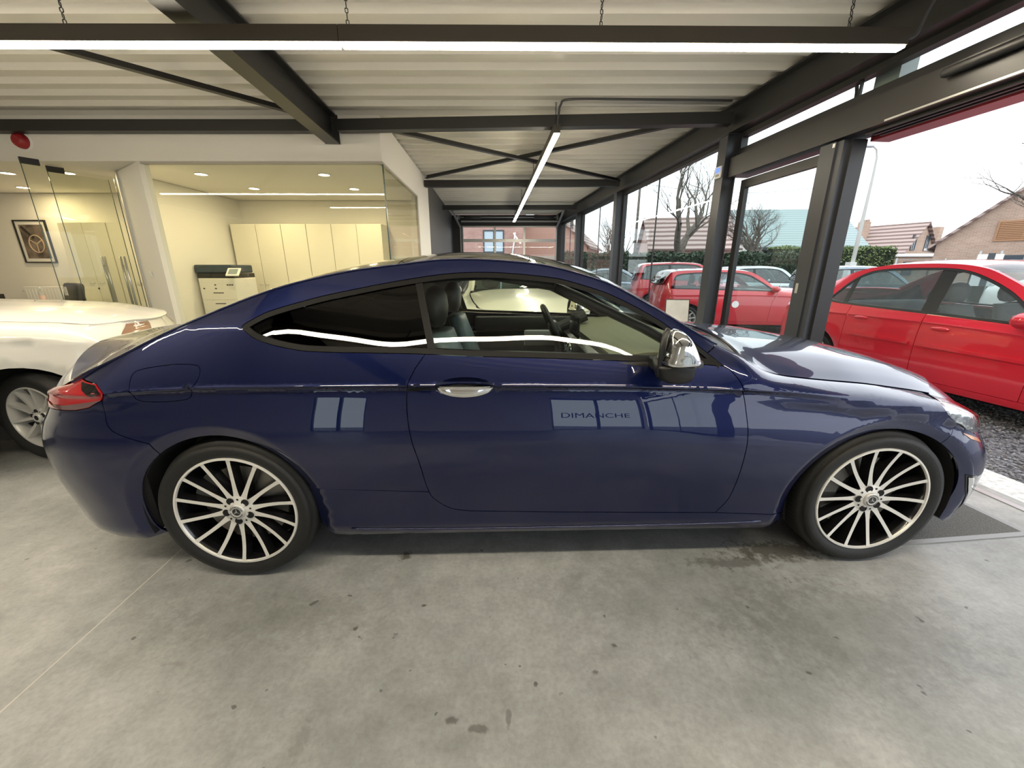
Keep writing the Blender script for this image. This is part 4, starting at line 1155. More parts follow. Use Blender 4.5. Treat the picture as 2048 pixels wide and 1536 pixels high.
    MB().prism([(1.585, .70), (1.595, .93), (1.64, .945), (1.62, .70)], -.68, .68, 'xz').build('dashboard_fascia', M_satin, root)
    for y in (-.62, -.50, -.02, .06, .14, .62): MB().lathe([(.035, 0), (.045, -.012), (.048, 0), (.04, .01)], 20, 'x', Matrix.Translation((1.585, y, .86))).build('air_vent', M_chrome, root, smooth=True)
    MB().rbox(1.60, 1.615, -.14, .12, .955, 1.08, .006).build('centre_screen', M_gloss, root)
    MB().rbox(1.0, 1.62, -.12, .12, .30, .62, .03).build('centre_console', M_satin, root)
    for y, nm in ((-.37, 1), (.37, 2)): seat(root, 1.03, y, M_seat, M_seatb)
    MB().rbox(.12, .55, -.60, .60, .30, .50, .05).build('rear_bench', M_seatb, root, smooth=True)
    MB().rbox(-.02, .16, -.60, .60, .46, 1.0, .05, Matrix.Rotation(-.35, 4, 'Y') @ Matrix.Translation((-.22, 0, .03))).build('rear_backrest', M_seatb, root, smooth=True)
    sw = empty('steering_wheel', (1.53, .37, .93), 0, root); sw.rotation_euler = (0, R(-25), 0)
    MB().tube([(0, .185*math.cos(2*PI*i/36), .185*math.sin(2*PI*i/36)) for i in range(36)], .017, 10, closed=True).build('steering_rim', M_seatb, sw, smooth=True)
    MB().rbox(-.02, .05, -.075, .075, -.06, .06, .02).build('steering_boss', M_satin, sw, smooth=True)
    for a in (0, PI, -PI/2): MB().bar((.015, .05*math.cos(a), .05*math.sin(a)), (.0, .175*math.cos(a), .175*math.sin(a)), .03, .012).build('steering_spoke', M_silver if a == 0 else M_satin, sw)
    MB().tube([(.05, 0, 0), (.25, 0, 0)], .04, 12).build('steering_column', M_satin, sw)
    for s_ in (-1, 1):
        MB().rbox(.95, 2.0, min(s_*.80, s_*.845), max(s_*.80, s_*.845), .86, .985, .02).build('door_sill_pad', M_seatb, root, smooth=True)
        MB().rbox(1.35, 1.62, min(s_*.785, s_*.81), max(s_*.785, s_*.81), .74, .87, .012).build('door_panel_insert', mat('grey door insert', (.20, .22, .23), .5), root, smooth=True)
        MB().rbox(.9, 2.1, min(s_*.81, s_*.85), max(s_*.81, s_*.85), .40, .86, .02).build('door_card', M_seatb, root, smooth=True)
        MB().tube([(1.40, s_*.58, 1.27), (1.5, s_*.575, 1.23), (1.8, s_*.64, 1.09), (2.0, s_*.69, .98)], .022, 8).build('pillar_lining', M_satin, root, smooth=True)
        MB().tube([(0.0, s_*.60, 1.10), (.3, s_*.58, 1.23), (.7, s_*.545, 1.31), (1.1, s_*.54, 1.33), (1.40, s_*.56, 1.28)], .03, 8).build('roof_lining', M_satin, root, smooth=True)
    # wheels
    for x, rot in ((0, .62), (2.84, .40)):
        for side in (-1, 1): make_wheel(root, (x, side*WP, WHEEL_Z), .3345, .262, .235, 14, 'black', side, rot if side == -1 else .3, star=True)
    return root
build_blue()
# ---------------------------------------------------------------- plainer cars from the same skin
def generic_car(spec, root, paint, kind='silver', lens=M_redlens, doors=(.42, 1.28, 2.10), glass=None, roofm=None, res=.05, moulding=None, wheel=(.31, .215, .19, 10), handles=True, seats=True, frame=None, detail=False):
    cb = CarBuild(spec, root, res); cs = cb.cs; P = cb.P; glass = glass or M_cglass; roofm = roofm or paint
    wb = spec['wb']; ra, fa = cs.arch[0], cs.arch[1]; sz = spec.get('sill', .25)
    def rail(x0, x1, n=40, d=.0): return [(x0+(x1-x0)*i/n, float(cs.ze(x0+(x1-x0)*i/n))-d) for i in range(n+1)]
    def wrap(rear, z):      # u positions round the end, with the top edge height there
        out = []
        for k in range(13):
            u = cs.ur-cs.Lr*.999*k/12 if rear else cs.uf+cs.Lf*.999*k/12
            x = float(cs.S(np.array([u]), np.array([.8]))[0][0])
            for _ in range(3): zz = float(cs.ze(x)); x = float(cs.S(np.array([u]), np.array([zz]))[0][0])
            th = (k/12*.999)*PI/2; nn = cs.nr if rear else cs.nf; q = max(1-math.sin(th)**nn, 0)**(1/nn); zz = float(cs.T(np.array(x), np.array(q))[2])
            out.append(('v', u, zz-.002))
        return out
    dlo_b = smooth_path(spec['dlo_b'], 4); dlo_t = smooth_path(spec['dlo_t'], 4)
    xr, xm, xf = doors; xe = dlo_b[-1][0]; xs = dlo_b[0][0]
    belt = lambda x: float(np.interp(x, [p[0] for p in dlo_b], [p[1] for p in dlo_b]))
    A = lambda a, t0, t1, n=20: ellipse_arc(a[0], a[1], a[2], a[3], t0, t1, n)
    t_sill = math.asin(max(-.9, (sz+.03-ra[1])/ra[3]))
    xAb = xe+.06
    creaseU = P([(x, float(cs.zc(x))) for x in np.arange(-.35, wb, .06)])
    rearw = wrap(True, 0); frontw = wrap(False, 0)
    rear_low = [('u', cs.ur-cs.Lr*.999*k/6, sz-.02+.06*k/6) for k in range(7)]
    front_low = [('u', cs.uf+cs.Lf*.999*k/6, sz-.05) for k in range(7)]
    xrb = max(xr, ra[0]+ra[2]*math.cos(t_sill)+.02)
    quarter = rearw[::-1]+rail(cs.ur+.02, xAb)+[(xe+.0, belt(xe)+.015)]+[p for p in dlo_t[::-1] if p[0] < xe-.005]+[p for p in dlo_b[1:] if p[0] < xr-.01]+[(xr, belt(xr))]
    if xrb > xr+.03:   # rear door follows the wheel arch
        t0 = math.acos(min(1, max(-1, (xr-ra[0])/ra[2]))) if xr < ra[0]+ra[2] else t_sill
        quarter += A(ra, max(t0, .3), PI-t_sill*.5)
    else: quarter += [(xr, sz+.03)]+A(ra, t_sill, PI-t_sill)
    quarter += rear_low
    cb.panel('rear_side_panel', P(quarter), paint, creases=[creaseU])
    fender = [(xe, belt(xe)+.015)]+rail(xAb, cs.uf-.02)+frontw+front_low[::-1]+A(fa, t_sill, PI-t_sill)+[(xf, sz+.03), (xf+.03, belt(xe)-.25), (xe, belt(xe))]
    cb.panel('front_side_panel', P(fender), paint, creases=[creaseU])
    fd = [(xm, sz+.03), (xf, sz+.03), (xf+.03, belt(xe)-.25), (xe, belt(xe))]+[p for p in dlo_b[::-1] if xm < p[0] < xe-.01]+[(xm, belt(xm))]
    dr = cb.panel('front_door', P(fd), paint, creases=[creaseU], gap=.003)
    if xm > xr+.1:
        low = [(xrb, sz+.03)] if xrb <= xr+.03 else A(ra, t_sill, max(math.acos(min(1, (xr-ra[0])/ra[2])), .3), 10)
        rd = low[::-1]+[] if False else low+[(xr, belt(xr))]+[p for p in dlo_b if xr+.01 < p[0] < xm-.01]+[(xm, belt(xm)), (xm, sz+.03)]
        cb.panel('rear_door', P(rd), paint, creases=[creaseU], gap=.003)
    sk = [(ra[0]+ra[2]*math.cos(t_sill), sz+.03), (fa[0]-fa[2]*math.cos(t_sill), sz+.03), (fa[0]-fa[2]*math.cos(t_sill), sz-.04), (ra[0]+ra[2]*math.cos(t_sill), sz-.04)]
    cb.panel('sill', P(sk), spec.get('sillm', paint), res=.06)
    dlo = dlo_b[:-1]+dlo_t[::-1][:-1]; dq = []
    for p in dlo:
        if not dq or math.hypot(p[0]-dq[-1][0], p[1]-dq[-1][1]) > .01: dq.append(p)
    dlo = dq
    if area2(dlo) < 0: dlo.reverse()
    fr = spec.get('trimw', .022)
    o1 = [tuple(p) for p in offset_poly(dlo, .001)]; o2 = [tuple(p) for p in offset_poly(dlo, fr)]
    cb.ring('window_trim', o1, o2, M_satin, .002)
    edges = [xs-.5]+[b for b in spec['pillars']]+[(xe+.5, 0)]
    prev = None
    for i, (px, pw) in enumerate(spec['pillars']+[(99, 0)]):
        lo = -99 if i == 0 else spec['pillars'][i-1][0]+spec['pillars'][i-1][1]/2
        g = clip_poly(clip_poly(o2, lambda p: p[0]-lo), lambda p: px-pw/2-p[0])
        if len(g) > 2: cb.panel('side_window', g, glass, gap=0, flange=0, off=-.006, res=.08)
        if px < 50: cb.panel('pillar_trim', clip_poly(clip_poly(o2, lambda p: p[0]-px+pw/2), lambda p: px+pw/2-p[0]), M_satin, gap=0, flange=.01, off=-.002, res=.08)
    er, ef = 2/cs.nr, 2/cs.nf
    def x_end(q, rear):
        q = min(abs(q), .9999); n_ = cs.nr if rear else cs.nf; th = math.asin(min(1, (1-q**n_)**(1/n_))); u = cs.ur-cs.Lr*th*2/PI if rear else cs.uf+cs.Lf*th*2/PI
        x = float(cs.S(np.array([u]), np.array([.8]))[0][0])
        for _ in range(3): zz = float(cs.ze(x)); x = float(cs.S(np.array([u]), np.array([zz]))[0][0])
        return x
    rw, rt, wt, wbx, hb = spec['tops']
    if rw - cs.xr(.9) > .25: cb.top('boot_lid', paint, lambda q: x_end(q, True), lambda q: rw-.01-.06*(1-q*q), 16, 26)
    else: cb.top('tail_edge', paint, lambda q: x_end(q, True), lambda q: rw-.01-.06*(1-q*q), 8, 26)
    cb.top('rear_window', glass, lambda q: rw-.06*(1-q*q), lambda q: rt-.03*(1-q*q), 14, 16, .95, .006)
    for s_ in (-1, 1): cb.top('rear_pillar', paint, lambda q: rw-.06*(1-q*q), lambda q: rt-.03*(1-q*q), 12, 2, *((1.0, .01) if s_ == 1 else (-.95, .01)), smin=(.95 if s_ == 1 else -1.0))
    cb.top('roof', roofm, lambda q: rt-.03*(1-q*q)+.004, lambda q: wt+.05*(1-q*q), 20, 20)
    cb.top('windscreen', M_screen, lambda q: wt+.05*(1-q*q)+.004, lambda q: wbx+.16*(1-q*q), 20, 18, .95, .006)
    for s_ in (-1, 1): cb.top('front_pillar', paint, lambda q: wt, lambda q: wbx+.02, 16, 2, *((1.0, .01) if s_ == 1 else (-.95, .01)), smin=(.95 if s_ == 1 else -1.0))
    cb.top('cowl', M_satin, lambda q: wbx+.16*(1-q*q)+.004, lambda q: hb+.12*(1-q*q), 5, 16, .97, .015, off=-.01)
    cb.top('bonnet', paint, lambda q: hb+.12*(1-q*q)+.004, lambda q: x_end(q, False), 26, 30)
    for nm, pts, m in spec.get('patches', []): cb.panel(nm, P(pts), m, off=.003, flange=.004, gap=0, res=.03)
    cb.backing(sz, lambda x: min(float(cs.ze(x))-.06, (float(cs.zb(x))-.02) if xs < x < xe else 9), cs.ur-.9, cs.uf+.9, M_void)
    box('floor_pan', M_void, -.6, wb+.5, -.62, .62, .15, .26, root)
    for a in (ra, fa):
        for s_ in (-1, 1):
            V = []; F = []; n = 16; ww = float(cs.w(a[0], .5))-.03
            for i in range(n+1):
                t = -.2+(PI+.4)*i/n
                for yy in (ww, .5): V.append((a[0]+(a[2]+.008)*math.cos(t), s_*yy, a[1]+(a[3]+.008)*math.sin(t)))
            for i in range(n): F.append((2*i, 2*i+1, 2*i+3, 2*i+2))
            obj_from('wheel_house', V, F, M_void, root, True)
    if moulding:
        for x0, x1, z0, z1 in moulding:
            cb.panel('side_moulding', P([(x0, z0), (x1, z1), (x1, z1+.03), (x0, z0+.03)]), paint, off=.020, flange=.020, gap=0, res=.06)
    if handles:
        for x in (xr+.12, xm+.12) if xm > xr+.1 else (xm+.12,):
            z = belt(x)-spec.get('handle_drop', .10)
            for s_ in (-1, 1):
                y = float(cs.w(x+.06, z))
                MB().lathe([(0, -.07), (.012, -.055), (.016, 0), (.012, .055), (0, .07)], 12, 'x', Matrix.Translation((x+.06, s_*(y+.004), z)) @ Matrix.Diagonal((1.2, 1, 1.35, 1))).build('door_handle', paint, root, smooth=True)
    xm_ = xe-.10
    for s_ in (-1, 1):
        mr = empty('door_mirror', (xm_, s_*(float(cs.w(xm_, belt(xm_)))+.09), belt(xm_)+.05), 0, root)
        MB().lathe([(0, -.06), (.05, -.05), (.075, -.01), (.07, .04), (.04, .075), (0, .085)], 14, 'x', Matrix.Diagonal((1, 1.25, .95, 1))).build('mirror_shell', paint, mr, smooth=True)
        MB().rbox(-.03, .03, -.11, .0, -.06, -.02, .01, Matrix.Diagonal((1, s_, 1, 1))).build('mirror_foot', M_satin, mr)
    if seats:
        z0 = spec.get('seat_dz', 0)
        for y in (-.36, .36):
            st = seat(root, xm+.12, y, mat('grey fabric', (.09, .09, .095), .8), MATS['grey fabric']); st.location.z = z0
        MB().rbox(xr-.1, xr+.38, -.58, .58, .30+z0, .50+z0, .05).build('rear_bench', MATS['grey fabric'], root, smooth=True)
        MB().rbox(xr-.28, xr-.12, -.58, .58, .46+z0, 1.02+z0, .05).build('rear_backrest', MATS['grey fabric'], root, smooth=True)
        MB().prism([(xe-.42, .62), (xe-.42, .88), (xe-.34, .95), (xe-.02, .96), (xe+.1, .9), (xe+.1, .5)], -.62, .62, 'xz').build('dashboard', M_satin, root)
        sw = empty('steering_wheel', (xe-.50, .36, .92), 0, root); sw.rotation_euler = (0, R(-25), 0)
        MB().tube([(0, .18*math.cos(2*PI*i/24), .18*math.sin(2*PI*i/24)) for i in range(24)], .016, 8, closed=True).build('steering_rim', M_seatb, sw, smooth=True)
        MB().rbox(-.02, .04, -.07, .07, -.06, .06, .02).build('steering_boss', M_satin, sw, smooth=True)
        for a in (0, PI, -PI/2): MB().bar((.01, .05*math.cos(a), .05*math.sin(a)), (0, .17*math.cos(a), .17*math.sin(a)), .03, .012).build('steering_spoke', M_satin, sw)
    R0, rim, wd_, nsp = wheel
    wy = float(cs.w(ra[0], R0+.25))-.012
    for x in (ra[0], fa[0]):
        for s_ in (-1, 1): make_wheel(root, (x, s_*wy, R0), R0, rim, wd_, nsp, kind, s_, .2, detail=detail)
    return cb
PROF = lambda w: [(.13, w-.11), (.20, w-.05), (.27, w-.025), (.36, w-.012), (.48, w-.002), (.60, w), (.72, w-.004), (.80, w-.010), (.88, w-.012)]
def base_spec(w=.86, wb=2.6, R0=.31):
    return dict(profile=PROF(w), wbelt=w-.055, wb=wb, rear_x=[(.15, -.55), (.3, -.74), (.5, -.79), (.65, -.80), (.8, -.785), (1.0, -.75), (1.2, -.70)],
        front_x=[(.15, wb+.70), (.3, wb+.79), (.5, wb+.80), (.65, wb+.76), (.8, wb+.70), (1.0, wb+.62)], ur=-.34, uf=wb+.28, nr=2.7, nf=2.4,
        arch=[(0, R0, R0+.045, R0+.045, .4), (wb, R0, R0+.045, R0+.045, .4)], sq=(1.9, 1.5))
def sedan_spec(h=1.44, w=.86, wb=2.6, boot=1.03, R0=.31):
    s = base_spec(w, wb, R0); k = h-1.44
    s.update(rail=[(-.95, .66, boot-.08), (-.72, .68, boot-.035), (-.55, .69, boot-.005), (-.42, .69, boot+.01), (-.30, .685, boot+.04), (-.05, .66, 1.17+k), (.2, .655, 1.30+k), (.42, .645, 1.365+k), (.7, .64, 1.40+k), (1.0, .64, 1.405+k), (1.25, .645, 1.395+k), (1.45, .65, 1.36+k), (1.7, .665, 1.24+k), (1.95, .685, 1.10+k*.6), (2.15, .70, .985), (2.3, .72, .93), (wb, .715, .875), (wb+.3, .69, .82), (wb+.55, .65, .74), (wb+.85, .6, .66)],
        crease=[(-1, .86, .004), (-.3, .875, .006), (1.2, .875, .006), (2.2, .84, .005), (wb, .80, 0), (wb+.9, .6, 0)],
        belt=[(-1, 1.0), (0, .985), (.8, .965), (1.6, .94), (2.2, .915)], cabin=(-.25, .25, 1.95, 2.2),
        crown=[(-1, .07), (-.6, .06), (-.3, .05), (.4, .04), (1.4, .045), (2.1, .05), (2.4, .075), (wb+.3, .08), (wb+.9, .06)],
        dlo_b=[(.06, 1.03), (.15, 1.0), (.4, .985), (1.0, .965), (1.6, .945), (2.06, .925)],
        dlo_t=[(.06, 1.03), (.11, 1.10), (.24, 1.225+k*.7), (.40, 1.31+k), (.62, 1.35+k), (1.0, 1.36+k), (1.28, 1.345+k), (1.50, 1.275+k), (1.75, 1.145+k*.8), (1.98, .99), (2.06, .925)],
        pillars=[(1.20, .12)], tops=(-.20, .40, 1.40, 2.10, 2.24), hoodx=2.2)
    return s
def hatch_spec(h=1.41, w=.84, wb=2.47, R0=.31):
    s = base_spec(w, wb, R0); k = h-1.41
    s['rear_x'] = [(.15, -.45), (.3, -.60), (.5, -.63), (.7, -.62), (.9, -.59), (1.1, -.54), (1.4, -.46)]; s['ur'] = -.28
    s.update(rail=[(-.75, .60, .95), (-.62, .62, 1.02), (-.54, .63, 1.12), (-.46, .63, 1.25+k), (-.38, .62, 1.335+k), (-.25, .60, 1.365+k), (.1, .585, 1.385+k), (.6, .58, 1.395+k), (1.0, .58, 1.385+k), (1.3, .59, 1.35+k), (1.45, .60, 1.29+k), (1.7, .64, 1.13+k*.6), (1.88, .68, 1.0), (2.0, .70, .955), (wb, .70, .915), (wb+.3, .67, .86), (wb+.5, .63, .78), (wb+.8, .55, .68)],
        crease=[(-1, .84, .004), (1.2, .86, .005), (2.0, .84, .004), (wb, .80, 0), (wb+.9, .6, 0)],
        belt=[(-1, .98), (0, .965), (.8, .955), (1.6, .94), (2.0, .93)], cabin=(-.5, -.2, 1.75, 2.0),
        crown=[(-.8, .05), (0, .04), (1.3, .045), (1.9, .05), (2.1, .075), (wb+.3, .08), (wb+.8, .06)],
        dlo_b=[(-.40, .99), (-.2, .98), (.4, .97), (1.0, .955), (1.5, .945), (1.86, .935)],
        dlo_t=[(-.40, .99), (-.36, 1.12), (-.30, 1.24+k), (-.18, 1.30+k), (.2, 1.335+k), (.7, 1.345+k), (1.05, 1.33+k), (1.3, 1.28+k), (1.5, 1.17+k*.7), (1.75, 1.01), (1.86, .935)],
        pillars=[(.45, .08)], tops=(-.54, -.36, 1.27, 1.84, 1.97), hoodx=1.95)
    return s
def place(root, heading, lx, ly, wx, wy):
    """put local (lx,ly) of a car at world (wx,wy), nose along heading"""
    a = math.atan2(heading[1], heading[0]); c, s_ = math.cos(a), math.sin(a)
    root.rotation_euler = (0, 0, a); root.location = (wx-(lx*c-ly*s_), wy-(lx*s_+ly*c), root.location.z)
M_wpaint = mat('white paint', (.80, .78, .72), .30, coat=1, coatr=.02)
M_warm_white = mat('warm-lit white paint', (.78, .77, .62), .30, coat=1, coatr=.02)  # white paint yellowed to carry the warm light falling on it
M_rpaint = mat('bright red paint', (.66, .013, .032), .30, coat=.9, coatr=.03)
M_rpaint2 = mat('dark red paint', (.50, .02, .03), .30, coat=.9, coatr=.03)
M_grpaint = mat('blue grey paint', (.20, .26, .30), .28, metal=.5, coat=.9)
M_silpaint = mat('pale silver paint', (.50, .56, .58), .28, metal=.5, coat=.9)
M_lglass = glassmat('rain spotted glass', (.72, .80, .80), refl=1.0, haze=.10, hazec=(.75, .85, .88))

def suv_spec(h=1.52, w=.90, wb=2.72, R0=.335):
    s = hatch_spec(1.41, w, wb, R0); d = wb-2.47
    s.update(rail=[(-.75, .62, 1.0), (-.62, .63, 1.08), (-.54, .64, 1.18), (-.46, .64, 1.32), (-.38, .63, 1.42), (-.2, .61, h-.06), (.3, .60, h-.03), (.8, .60, h-.02), (1.15, .605, h-.05), (1.35, .62, h-.12), (1.6, .66, 1.29), (1.85, .70, 1.15), (2.0, .725, 1.09), (2.12, .74, 1.06), (2.4, .745, 1.035), (wb, .74, 1.01), (wb+.25, .72, .985), (wb+.45, .69, .94), (wb+.62, .65, .90), (wb+.85, .58, .80)],
        crease=[(-1, .92, .004), (1.2, .93, .010), (2.0, .92, .010), (wb, .90, .006), (wb+.4, .84, 0), (wb+.9, .7, 0)],
        belt=[(-1, 1.08), (0, 1.06), (.8, 1.05), (1.6, 1.04), (2.0, 1.03)], cabin=(-.5, -.2, 1.85, 2.1),
        dlo_b=[(-.40, 1.10), (-.2, 1.09), (.4, 1.075), (1.0, 1.06), (1.5, 1.05), (1.97, 1.04)],
        dlo_t=[(-.40, 1.10), (-.36, 1.22), (-.30, 1.34), (-.18, 1.40), (.2, 1.425), (.7, 1.43), (1.05, 1.42), (1.3, 1.36), (1.55, 1.25), (1.85, 1.10), (1.97, 1.04)],
        pillars=[(.45, .08), (1.0, .05)], tops=(-.54, -.36, 1.22, 1.98, 2.11), hoodx=2.08,
        crown=[(-.8, .05), (0, .04), (1.3, .045), (1.9, .05), (2.2, .07), (wb+.3, .075), (wb+.8, .05)])
    return s
# white car parked beyond the coupe's tail, nose toward it, front wheel turned
t = thing('white_car', 'white car at the left edge, nose behind the tail of the blue coupe', 'car')
sp = suv_spec(); sp['trimw'] = .02; wb = sp['wb']
sp['patches'] = [('headlamp', [('u', wb+.78, .85), ('u', wb+1.2, .84), ('u', wb+1.2, .93), ('u', wb+.86, .935)], mat('amber lamp lens', (.30, .17, .11), .15, coat=.6))]
cw = generic_car(sp, t, M_wpaint, 'silver', wheel=(.335, .228, .21, 10), detail=True, doors=(.42, 1.0, 1.98))
for c_ in t.children:
    if c_.name.startswith('wheel') and c_.type == 'EMPTY' and c_.location.x > 1 and c_.location.y < 0: c_.rotation_euler.z = R(-36); c_.location.y += .06
place(t, (.87, .50), wb, -.86, -3.34, 2.52)
# warm-tinted white car seen through the coupe's windows, nose toward the camera
t = thing('warm_tinted_car', 'white car with warm light tinted into its colour, seen bonnet-first through the windows of the blue coupe', 'car')
generic_car(suv_spec(1.47), t, M_warm_white, 'silver', doors=(.42, 1.0, 1.98))
place(t, (.16, -.987), 3.40, 0, .42, 3.80)
# red saloon outside the open sliding door, its right side along the facade
t = thing('red_saloon', 'bright red saloon parked just outside the open sliding door', 'car', (0, 0, -.06))
sp = sedan_spec(1.50, .86, 2.6, 1.06); sp['handle_drop'] = .13; sp['pillars'] = [(.30, .05), (1.20, .13)]
generic_car(sp, t, M_rpaint, 'silver', glass=M_lglass, moulding=[(.50, 1.15, .64, .63), (1.24, 2.05, .63, .615)], doors=(.40, 1.20, 2.08), lens=M_redlens)
place(t, (.165, -.985), 1.20, -.85, 4.30, 4.12)
# red hatchback with a pale roof, beyond the glass
t = thing('red_hatchback', 'small red hatchback with pale roof behind the fixed window, beyond the steel column', 'car', (0, 0, -.06))
sp = hatch_spec(); sp['patches'] = [('bumper_cladding', [(-.33, .22), (-.33, .42), ('u', -.50, .44), ('u', -.9, .42), ('u', -.9, .22)], M_satin)]
cbm = generic_car(sp, t, M_rpaint2, 'silver', glass=M_lglass, roofm=M_silpaint, doors=(.46, .47, 1.72), wheel=(.31, .22, .19, 10))
cbm.panel('round_sticker', cbm.P([(1.0+.075*math.cos(a), .66+.075*math.sin(a)) for a in [2*PI*i/20 for i in range(20)]]), M_plasticw, off=.004, flange=0, gap=0, res=.05, sides=(-1,))
place(t, (1, -.12), 0, -.84, 3.95, 8.9)
# red crossover further back
t = thing('red_crossover', 'red crossover with roof rails parked behind the small red hatchback', 'car', (0, 0, -.06))
sp = hatch_spec(1.60, .88, 2.6, .34)
for key in ('dlo_b',): sp[key] = [(x, z+.12) for x, z in sp[key]]
sp['dlo_t'] = [(x, z+.02 if i > 1 else z+.12) for i, (x, z) in enumerate(sp['dlo_t'])]; sp['dlo_t'][-1] = (1.86, 1.055); sp['belt'] = [(x, z+.12) for x, z in sp['belt']]
sp['dlo_t'][-2] = (1.75, 1.11)
generic_car(sp, t, M_rpaint2, 'silver', glass=M_lglass, doors=(.46, 1.2, 1.72), wheel=(.34, .23, .2, 10))
place(t, (.98, -.2), 0, -.88, 4.3, 12.2)
# pale cars in the far rows
for (lab, pt, hx, hy, wx, wy, sp) in (('dark grey saloon farthest left beyond the second steel column', M_grpaint, .95, -.3, 4.3, 16.6, sedan_spec(1.45)), ('pale blue hatchback behind the two red cars', M_silpaint, 1, -.1, 9.2, 14.6, hatch_spec(1.5)), ('grey hatchback seen over the bonnet of the red hatchback', M_grpaint, .98, -.2, 10.2, 11.6, hatch_spec(1.48)), ('white saloon showing only its roof at the right edge behind the red saloon', M_wpaint, .3, -.95, 13.2, 8.6, sedan_spec(1.45))):
    t = thing('parked_car', lab, 'car', (0, 0, -.06), group='cars parked in the far rows')
    generic_car(sp, t, pt, 'silver', glass=M_lglass, seats=False, handles=False, res=.09)
    place(t, (hx, hy), 1.2, 0, wx, wy)
# ---------------------------------------------------------------- office fittings
M_desk = mat('white laminate', (.78, .77, .74), .4)
M_cab = mat('cream cabinet front', (.80, .77, .66), .45)
M_blackp = mat('black plastic', (.015, .015, .016), .45)
DL_COL = (1, .80, .46)
M_dl = emitmat('downlight lens', DL_COL, 22.0)
def downlight(x, y, label, group):
    t = thing('downlight', label, 'lamp', (x, y, 2.645), 0, group)
    MB().lathe([(.070, 0), (.085, -.002), (.088, -.008), (.075, -.008)], 28).build('bezel', M_plasticw, t, smooth=True)
    MB().lathe([(0, -.004), (.072, -.004)], 28).build('lens', M_dl, t)
    l = bpy.data.lights.new('downlight_glow', 'AREA'); l.shape = 'DISK'; l.size = .14; l.energy = 10; l.color = DL_COL
    lo = bpy.data.objects.new('downlight_glow', l); col.objects.link(lo); lo.parent = t; lo.location = (0, 0, -.012)
for x, y, lab in ((-4.42, 6.16, 'front left ceiling downlight behind the large office pane'), (-4.32, 7.19, 'rear left ceiling downlight behind the large office pane'), (-2.69, 6.20, 'front right ceiling downlight behind the large office pane'), (-2.66, 7.23, 'rear right ceiling downlight behind the large office pane')):
    downlight(x, y, lab, 'office downlights')
for x, y, lab in ((-8.08, 7.10, 'ceiling downlight above the framed picture'), (-7.1, 6.1, 'ceiling downlight seen through the open glass door leaf, left one'), (-6.25, 6.1, 'ceiling downlight seen through the open glass door leaf, right one')):
    downlight(x, y, lab, 'meeting room downlights')
# tall cabinets along the back of the office
for i in range(6):
    x0 = -5.34+i*.478
    t = thing('tall_cabinet', ['tall cream cabinet nearest the copier, first of the row', 'second tall cream cabinet of the office row', 'third tall cream cabinet of the office row', 'fourth tall cream cabinet of the office row', 'fifth tall cream cabinet of the office row', 'last tall cream cabinet, nearest the side window'][i], 'cabinet', (x0, 7.92, 0), 0, 'tall cabinets at the back of the office')
    box('carcass', M_cab, .0, .474, .022, .47, 0, 2.17, t)
    d = MB().rbox(.004, .470, 0, .02, .05, 2.165, .003).build('cabinet_door', M_cab, t)
    hx = .42 if i % 2 == 0 else .055
    MB().tube([(hx-.03, -.002, 1.06), (hx-.028, -.02, 1.05), (hx, -.024, 1.045), (hx+.028, -.02, 1.05), (hx+.03, -.002, 1.06)], .006, 8).build('handle', M_alu, d, smooth=True)
# copier on its stand
t = thing('copier', 'white office copier with black scanner lid and tilted touch screen', 'copier', (-5.33, 6.85, 0))
MB().rbox(0, .62, 0, .58, .10, 1.20, .015).build('body', mat('copier white', (.72, .71, .66), .5), t)
MB().rbox(-.02, .60, .02, .60, 1.205, 1.28, .012).build('scanner_base', M_blackp, t)
MB().rbox(-.05, .58, .03, .60, 1.285, 1.42, .02).build('scanner_lid', mat('dark blue grey plastic', (.03, .05, .07), .4), t)
s_ = MB().rbox(-.11, .11, -.010, .010, -.08, .08, .006).build('touch_screen', M_plasticw, t); s_.location = (.66, -.05, 1.30); s_.rotation_euler = (R(-40), 0, 0)
MB().box(-.075, .075, -.0125, -.0105, -.05, .055).build('display', mat('screen grey', (.25, .3, .32), .3), s_)
for z in (.30, .48, .66, .84): 
    d = MB().rbox(.01, .61, -.006, .004, z, z+.165, .003).build('paper_drawer', MATS['copier white'], t)
    box('drawer_grip', M_blackp, .22, .40, -.0075, -.006, z+.11, z+.125, d)
for x, z in ((.06, 1.02), (.26, 1.08), (.26, 1.02), (.47, 1.08), (.51, 1.08), (.55, 1.08)): box('indicator_mark', M_blackp, x, x+.03, -.002, .001, z, z+.02, t)
box('plinth', M_blackp, .03, .59, .03, .55, 0, .10, t)
# wall switch, alarm
t = thing('light_switch', 'white light switch on the slanted white pillar', 'switch', (-5.12, 5.752, 1.28), math.atan2(.53, -.78)+PI)
MB().rbox(-.04, .04, -.010, .0, -.04, .04, .004).build('switch_plate', M_plasticw, t); MB().rbox(-.025, .025, -.016, -.010, -.025, .025, .003).build('rocker', M_plasticw, t)
t = thing('fire_alarm', 'round dark red fire alarm sounder high on the white wall', 'alarm', (-6.0, 5.45, 2.85))
MB().lathe([(0, -.10), (.045, -.10), (.07, -.085), (.085, -.05), (.085, -.02)], 32, 'y').build('sounder', mat('dark red plastic', (.30, .015, .02), .35), t, smooth=True)
MB().lathe([(.0, -.02), (.095, -.02), (.10, -.01), (.10, 0)], 32, 'y').build('base', M_plasticw, t, smooth=True)
MB().lathe([(.03, -.101), (.045, -.104), (.05, -.099)], 24, 'y').build('sounder_ring', MATS['dark red plastic'], t)
